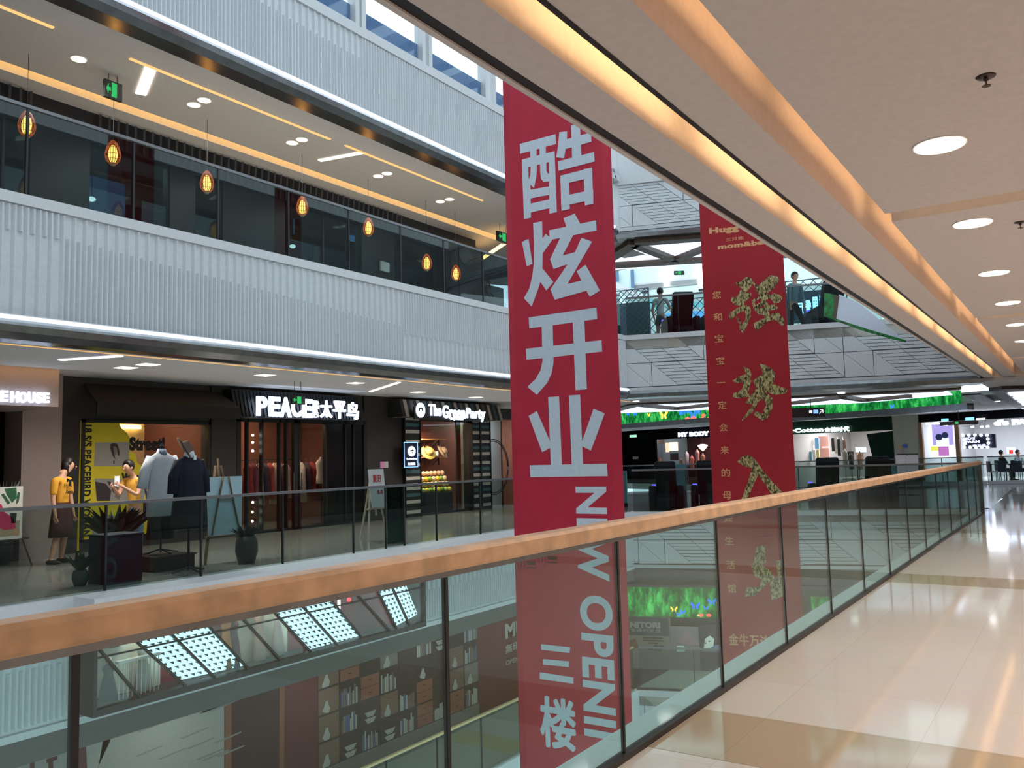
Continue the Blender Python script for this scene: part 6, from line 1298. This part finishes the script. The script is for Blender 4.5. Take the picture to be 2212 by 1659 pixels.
    # head: hair, face
    R_ = Matrix.Rotation(math.atan2(hx, 1) * 1.1, 4, 'Z'); C_ = Vector(hc)
    mb = MB(); mb.ball((0, .018, .03), .1 * k, 16, sx=.95, sy=1.05, sz=1.12)
    mb.v = [C_ + (R_ @ Vector((p.x, max(p.y, -.045 + .9 * max(0, .04 - p.z)), max(p.z, -.12 if hair == 'bob' else -.05)))) for p in mb.v]
    if hair == 'bob':
        m2 = MB(); m2.lathe((0, .035, -.15 * k), [(.085, 0), (.105, .05), (.112, .14), (.1, .22)], 14, 0, 1.05, .8); m2.v = [C_ + (R_ @ Vector((p.x, max(p.y, -.0), p.z))) for p in m2.v]; k0 = len(mb.v); mb.v += m2.v; mb.f += [tuple(i + k0 for i in f) for f in m2.f]; mb.m += m2.m
    if hair == 'bun':
        m2 = MB(); m2.ball((0, .1, .05), .05, 12); k0 = len(mb.v); m2.v = [C_ + (R_ @ p) for p in m2.v]; mb.v += m2.v; mb.f += [tuple(i + k0 for i in f) for f in m2.f]; mb.m += m2.m
    mb.build('hair', m_hair, t, smooth=True, local=True)
    tr = lambda x, y, z: C_ + (R_ @ Vector((x * k, y * k, z * k)))
    mb = MB(); [mb.ball(tr(s * .032, -.082, .012), .0095, 8, sz=.6) for s in (-1, 1)]; mb.build('eyes', m_eye, body, smooth=True, local=True)
    MB().ball(tr(0, -.095, -.018), .013, 8, sz=1.3).build('nose', m_skin, body, smooth=True, local=True); MB().ball(tr(0, -.083, -.048), .015, 8, sz=.35).build('mouth', m_lip, body, smooth=True, local=True)
    mb = MB(); [mb.ball(tr(s * .083, 0, -.005), .02, 8, sx=.4, sz=1.3) for s in (-1, 1)]; mb.build('ears', m_skin, body, smooth=True, local=True)
    return t
def atY(px, Y): f = OW(Y); return f.px(px, 1100)[0]
m_mus = M('mustard_knit', (226, 164, 50), .8)
p = person('person in mustard sweater, black neck bow and dark wine skirt, standing before the pink column', (atY(133, 13.7), 13.7, 0), .45, 1.66, head=(.5, 0), top=m_mus, skirt=M('wine_skirt', (66, 28, 32), .8), shoes=M('shoes_black_white', (34, 32, 32), .5), sleeve=.55, legs=[((.03, -.02, .44), (.1, .03, .07)), ((-.01, .0, .44), (.0, .06, .07))])
mb = MB()
for s in (-1, 1): mb.poly(Fr((0, -.135, 1.335), (1, 0, 0)), [(0, 0), (s * .07, .03), (s * .075, -.03)], 0, .015)
mb.poly(Fr((0, -.135, 1.335), (1, 0, 0)), [(-.02, 0), (.02, 0), (.03, -.11), (.0, -.08), (-.02, -.1)], 0, .012); mb.build('neck_bow', m_black, p, local=True)
text('Amie', Fr((0, -.125, 1.14), (1, 0, 0)), -.09, -.02, .09, .04, c=.005, depth=.004, bold=.02).build('lettering', m_blk, p, local=True)
p = person('person in yellow tee and jeans holding up a phone, beside the black plants', (atY(292, 13.2), 13.2, 0), -1.25, 1.60, head=(0, -.35), hair='mop', top=M('yellow_tee', (224, 170, 66), .8), bottom=M('blue_jeans', (84, 110, 136), .8), shoes=M('shoes_dark', (40, 40, 44), .5), sleeve=.38, lean=.06,
           arms=[((.02, -.12, -.24), (-.08, -.36, -.10)), ((.02, -.12, -.24), (-.08, -.36, -.08))])
mb = MB(); mb.wb(-.04, -.44, 1.22, .04, -.425, 1.38); mb.build('phone', M('phone_white', (220, 226, 232), .3, emit=(200, 215, 230), es=.3), p, local=True); MB().tube([(.13, .02, 1.33), (.16, .06, 1.1), (.17, .1, .9)], .018).wb(.13, .03, .66, .2, .2, .92).build('shoulder_bag', M('navy_bag', (36, 44, 70), .6), p, local=True)
def atF(px, c, z): a = FW.px(px, 985 if z < 1 else 640, c)[0]; return FW.w(a, z, c)
p = person('person in white shirt and dark shorts, back turned, on the upper far floor', atF(1425, -1.6, 4.6), ang + math.pi - .2, 1.66, hair='short', top=M('white_shirt', (214, 226, 226), .8), bottom=M('slate_shorts', (70, 92, 104), .8), shoes=MATS['shoes_dark'], sleeve=.3, pants_len=.45, lean=.05, arms=[((.08, -.08, -.26), (-.02, -.28, -.22)), ((.08, .0, -.28), (.06, -.1, -.5))])
MB().tube([(-.15, .12, 1.34), (0, .15, 1.15), (.15, .12, .95)], .012).build('bag_strap', m_dark, p, local=True)
p = person('person in pale blue top and black trousers by the reflected blue characters', atF(1712, -1.3, 4.6), ang + .6, 1.72, hair='short', top=M('pale_blue_top', (120, 150, 160), .8), bottom=M('black_trousers', (24, 26, 32), .8), shoes=MATS['shoes_dark'], sleeve=.8, lean=.12, legs=[((.02, -.05, .44), (.0, .05, .07)), ((.1, -.1, .42), (.2, -.12, .07))])
def seat_p(lab, x, c, rz, top):
    a = SH.px(x, 985, c)[0]; P_ = SH.w(a, 0, c); b0 = dup(c0, P_, rz, ('cafe chair under the seated person in black' if 'black' in lab else 'cafe chair under the seated person in white')); q = SH.w(a, .0, c)
    return person(lab, P_, rz, 1.64, hair='short', top=top, bottom=MATS['black_trousers'], shoes=MATS['shoes_dark'], seated=True, sleeve=.7, arms=[((.04, -.1, -.24), (-.04, -.3, -.26)), ((.04, -.1, -.24), (-.04, -.3, -.26))], legs=[((.02, -.42, .47), (.02, -.40, .07)), ((.02, -.42, .47), (.02, -.40, .07))])
seat_p('seated person in black at the cafe, left of the red square screen', 2163, .7, .6, M('black_top', (26, 28, 36), .8)); seat_p('seated person in white at the cafe, at the right edge', 2199, .7, -.6, M('white_top_b', (226, 230, 240), .8))
# ------------------------------------------------------------------ things standing on the opposite walkway
# boutique forms near the balustrade
P = (atY(348, 11.5), 11.5)
t = thing('plinth', 'low dark brown plinth under the form wearing a long white tee', 'plinth', (P[0], P[1], 0)); MB().wb(P[0] - .32, 11.15, 0, P[0] + .34, 11.85, .20).build('block', M('plinth_brown', (52, 40, 34), .6), t, bevel=.01); MB().wb(P[0] - .34, 11.13, .20, P[0] + .36, 11.87, .22).build('top_board', M('plinth_top', (64, 50, 42), .5), t)
t = thing('dress_form', 'dress form in a long white tee and dark wide trousers on the brown plinth', 'dress form', (P[0], P[1], .22))
MB().lathe((0, 0, 0), [(.235, .56), (.225, .8), (.20, 1.1), (.215, 1.34), (.19, 1.44), (.09, 1.50), (.06, 1.56)], 22, 0, 1.0, .55).build('white_tee', M('tee_white', (196, 202, 208), .85), t, smooth=True, local=True)
mb = MB()
for s in (-1, 1): mb.tube([(s * .17, 0, 1.43), (s * .27, 0, 1.22), (s * .31, 0, .98)], [(.075, .075), (.085, .075), (.09, .08)], 12)
mb.build('sleeves', MATS['tee_white'], t, smooth=True, local=True)
MB().lathe((0, 0, 1.46), [(.085, 0), (.075, .05), (.055, .1)], 14).build('checked_scarf', M('scarf_check', (120, 130, 150), .8, noise=.5, nscale=60), t, smooth=True, local=True)
mb = MB()
for s in (-1, 1): mb.tube([(s * .11, 0, .62), (s * .125, 0, .22)], [(.105, .09), (.125, .1)], 12)
mb.build('trousers', M('form_trousers', (16, 18, 24), .8), t, smooth=True, local=True)
MB().tube([(0, 0, .02), (0, 0, 1.6)], .016).lathe((0, 0, 1.58), [(.02, 0), (.03, .02), (.012, .06)], 10).tube([(-.28, 0, .012), (0, 0, .07), (.28, 0, .012)], .012, 6).tube([(0, -.26, .012), (0, 0, .07), (0, .26, .012)], .012, 6).build('stand', m_dark, t, local=True)
P = (atY(408, 10.75), 10.75)
t = thing('dress_form', 'dress form in a long navy dress on a thin pole stand', 'dress form', (P[0], P[1], 0))
MB().lathe((0, 0, 0), [(.30, .62), (.27, .85), (.24, 1.1), (.22, 1.32), (.23, 1.5), (.19, 1.6), (.08, 1.66), (.05, 1.68)], 22, 0, 1.0, .55).build('navy_dress', M('navy_cloth', (10, 14, 32), .9), t, smooth=True, local=True)
mb = MB()
for s in (-1, 1): mb.tube([(s * .17, 0, 1.58), (s * .26, 0, 1.36), (s * .27, 0, 1.12)], [(.075, .07), (.075, .07), (.08, .07)], 12)
mb.build('sleeves', MATS['navy_cloth'], t, smooth=True, local=True)
MB().lathe((0, 0, 1.63), [(.09, 0), (.07, .07), (.045, .14)], 14).build('neck', M('form_white', (206, 214, 220), .6), t, smooth=True, local=True); MB().wb(-.02, -.14, 1.6, .02, -.12, 1.66).build('tag', MATS['form_white'], t, local=True)
MB().tube([(0, 0, .02), (0, 0, 1.7)], .018).tube([(-.26, 0, .012), (0, 0, .07), (.26, 0, .012)], .014, 6).tube([(0, -.24, .012), (0, 0, .07), (0, .24, .012)], .014, 6).build('stand', m_dark, t, local=True)
mb = MB(); mb.lathe((0, 0, 0), [(.19, 0), (.185, .012), (.1, .03), (.09, .1), (.03, .12)], 18); R_ = Matrix.Rotation(1.0, 3, 'Y') @ Matrix.Rotation(.4, 3, 'X'); mb.v = [R_ @ q + Vector((P[0] - .08, P[1] + .02, 1.76)) for q in mb.v]; o = mb.build('felt_hat', M('hat_brown', (98, 78, 64), .85), smooth=True); tag(o, 'brown wide brimmed hat hung on the neck of the navy dress form', 'hat')
# easels
def easel(lab, X, Y, hgt, wtop, col, tilt, board, blab, ornament=None, rz=0):
    t = thing('easel', lab, 'easel', (X, Y, 0), rz); mb = MB(); apex = (0, .10, hgt)
    for s in (-1, 1): MB().bar((s * wtop * .55, -.06, 0), (s * .05, .09, hgt * .93), .04, .025).build('leg', col, t, local=True)
    MB().bar((0, .42, 0), (0, .12, hgt * .92), .035, .025).build('leg', col, t, local=True)
    MB().bar((0, -.01, hgt * .35), (0, .10, hgt), .035, .02).build('mast', col, t, local=True)
    MB().wb(-wtop * .48, -.06, board[0] - .03, wtop * .48, .02, board[0]).build('ledge', col, t, local=True); MB().wb(-wtop * .3, .0, hgt * .55, wtop * .3, .04, hgt * .58).build('cross_bar', col, t, local=True)
    return t
m_ew = M('easel_wood', (120, 100, 78), .6); m_el = M('easel_pale', (190, 176, 160), .6)
X = atY(479, 11.3); easel('wooden easel holding a pale blank board turned away, beside the navy dress form', X, 11.3, 1.62, .62, m_ew, 0, (.42, 1.3), '')
t = thing('canvas_board', 'large pale blue blank board standing on the easel beside the navy form', 'board', (X, 11.2, .42)); mb = MB(); mb.hexa([(X - .30, 11.20, .43), (X + .30, 11.20, .43), (X + .30, 11.22, .43), (X - .30, 11.22, .43), (X - .33, 11.23, 1.33), (X + .33, 11.23, 1.33), (X + .33, 11.25, 1.33), (X - .33, 11.25, 1.33)]); mb.build('board', M('board_pale', (170, 196, 206), .6), t)
mb = MB()
for s in (-1, 1): mb.bar((X + s * .26, 11.19, .44), (X + s * .05, 11.20, 1.33), .035, .012)
mb.bar((X - .14, 11.19, .98), (X + .14, 11.19, .98), .035, .012); mb.build('backing_bars', m_ew, t)
X = atY(812, 11.4); easel('slim pale wooden easel with a red printed poster, before the brown wall', X, 11.4, 1.35, .5, m_el, 0, (.62, 1.2), '')
t = thing('poster_board', 'small white poster with red print standing on the slim pale easel', 'poster', (X, 11.3, .62)); mb = MB(); mb.hexa([(X - .2, 11.31, .63), (X + .22, 11.31, .63), (X + .22, 11.32, .63), (X - .2, 11.32, .63), (X - .22, 11.38, 1.36), (X + .2, 11.38, 1.36), (X + .2, 11.39, 1.36), (X - .22, 11.39, 1.36)]); mb.build('board', M('poster_white_c', (206, 204, 204), .6), t)
fr_ = Fr((X, 11.305, .63), (1, 0, 0), (0, .095, 1)); mb = MB(); text('夏日', fr_, -.12, .48, .1, .62, c=.002, depth=.002, bold=.02, mb=mb); text('8.8', fr_, -.02, .25, .12, .33, c=.002, depth=.002, bold=.02, mb=mb); mb.build('lettering', M('poster_red_ink', (190, 50, 60), .6), t)
X = atY(-10, 14.0)
easel('dark wooden easel legs under the framed plant picture at the left edge', X + .2, 14.1, 1.2, .7, M('easel_dark', (84, 66, 54), .6), 0, (.45, 1.2), '')
fp_ = OW(13.9); a0, b0 = fp_.px(-60, 1172); a1, b1 = fp_.px(50, 1050)
t = thing('framed_picture', 'white framed picture of a green plant and a person in pink, at the left edge', 'picture', fp_.w((a0 + a1) / 2, b0)); MB().fb(fp_, a0, b0, a1, b1, -.03, 0).build('frame', M('frame_white', (222, 222, 218), .5), t)
mb = MB(); mb.fb(fp_, a0 + .05, b0 + .05, a1 - .04, b1 - .04, 0, .003, 0); mb.fb(fp_, a0 + .05, b0 + .05, a1 - .04, b0 + .28, .003, .005, 1)
for q in ([(10, 1056), (35, 1053), (36, 1075), (26, 1086), (14, 1068)], [(2, 1068), (8, 1066), (22, 1086), (17, 1090)], [(38, 1062), (43, 1064), (40, 1084), (34, 1090), (36, 1075)]): mb.poly(fp_, fp_.P(q), .005, .007, 2)
for q in ([(22, 1108), (36, 1108), (34, 1130), (24, 1130)],): mb.poly(fp_, fp_.P(q), .005, .007, 3)
for q in ([(-20, 1080), (3, 1090), (8, 1105), (30, 1120), (34, 1142), (8, 1145), (-20, 1130)],): mb.poly(fp_, fp_.P(q), .005, .007, 4)
mb.poly(fp_, fp_.P([(28, 1140), (34, 1142), (40, 1156), (34, 1158)]), .005, .007, 5); mb.build('print', [M('pic_ivory', (226, 224, 214), .6), M('pic_floor', (170, 150, 124), .6), M('pic_leaf', (40, 96, 60), .6), M('pic_pot', (30, 40, 40), .6), M('pic_pink', (196, 40, 96), .6), M('pic_skin', (200, 150, 110), .6)], t)
# pots and plants
def leafy(lab, P, pot_r, pot_h, potm, n, L, leafm, spread=.6, blade=.05, name='potted_plant', seed=1):
    random.seed(seed); t = thing(name, lab, 'plant', P); MB().lathe((0, 0, 0), [(pot_r * .7, 0), (pot_r, pot_h * .45), (pot_r * .95, pot_h * .8), (pot_r * .75, pot_h), (pot_r * .65, pot_h), (pot_r * .6, pot_h * .93)], 20).build('pot', potm, t, smooth=True, local=True)
    mb = MB()
    for i in range(n):
        q = random.random() * 6.283; u = random.random() ** .5 * spread; d = Vector((math.cos(q) * u, math.sin(q) * u, 1)).normalized(); l = L * random.uniform(.55, 1); b = Vector((math.cos(q), math.sin(q), 0)) * pot_r * .3 + Vector((0, 0, pot_h * .93)); s = d.cross(Vector((.3, .2, 1))).normalized() * blade * l * 2
        m1 = b + d * l * .5; e = b + d * l + Vector((math.cos(q), math.sin(q), -.6)) * l * .25 * u; mb.add([b, m1 + s, e, m1 - s], [(0, 1, 2, 3)])
    mb.build('leaves', leafm, t, local=True)
m_lf = M('leaf_dark', (26, 44, 30), .6); m_lf2 = M('leaf_grey', (52, 70, 50), .6)
leafy('tall round grey vase topped with a dark tuft, right of the pale board', (atY(533, 10.75), 10.75, 0), .17, .42, M('vase_grey', (62, 60, 56), .5), 90, .24, m_lf, 1.1, .06, seed=2)
leafy('small potted plant beside the navy box at the end of the balustrade', (atY(176, 10.9), 10.9, 0), .1, .2, M('pot_green_grey', (84, 96, 88), .6), 26, .3, m_lf2, .7, .09, seed=3)
leafy('dark bushy plant between the person in yellow and the navy box', (atY(250, 12.2), 12.2, 0), .2, .45, M('pot_black', (24, 26, 28), .6), 120, .6, m_lf, .9, .07, seed=4)
leafy('tall thin leaved plant behind the white framed picture', (atY(4, 14.6), 14.6, 0), .18, .5, M('pot_black_b', (24, 26, 28), .6), 40, 1.0, M('leaf_pale', (130, 140, 120), .6), .35, .03, seed=6)
P = (atY(255, 10.75), 10.75); t = thing('planter_box', 'tall navy planter box beside the brown plinth', 'planter', (P[0], P[1], 0)); MB().wb(P[0] - .26, 10.55, 0, P[0] + .24, 11.0, .62).build('box', M('navy_box', (20, 30, 44), .5), t, bevel=.01); MB().wb(P[0] - .27, 10.54, .62, P[0] + .25, 11.01, .64).build('rim', M('navy_rim', (30, 42, 58), .5), t)
t = thing('glass_screen', 'dark green tinted glass return panel before the slim pale easel', 'glass screen', (atY(850, 10.6), 10.6, 0)); MB().wb(atY(836, 10.6), 10.59, .01, atY(872, 10.6), 10.6, 1.05).build('glass_panel', glass('green_glass', (.10, .26, .24), 1), t); MB().wb(atY(836, 10.6), 10.57, 0, atY(872, 10.6), 10.62, .02).build('clamp', m_steel, t)
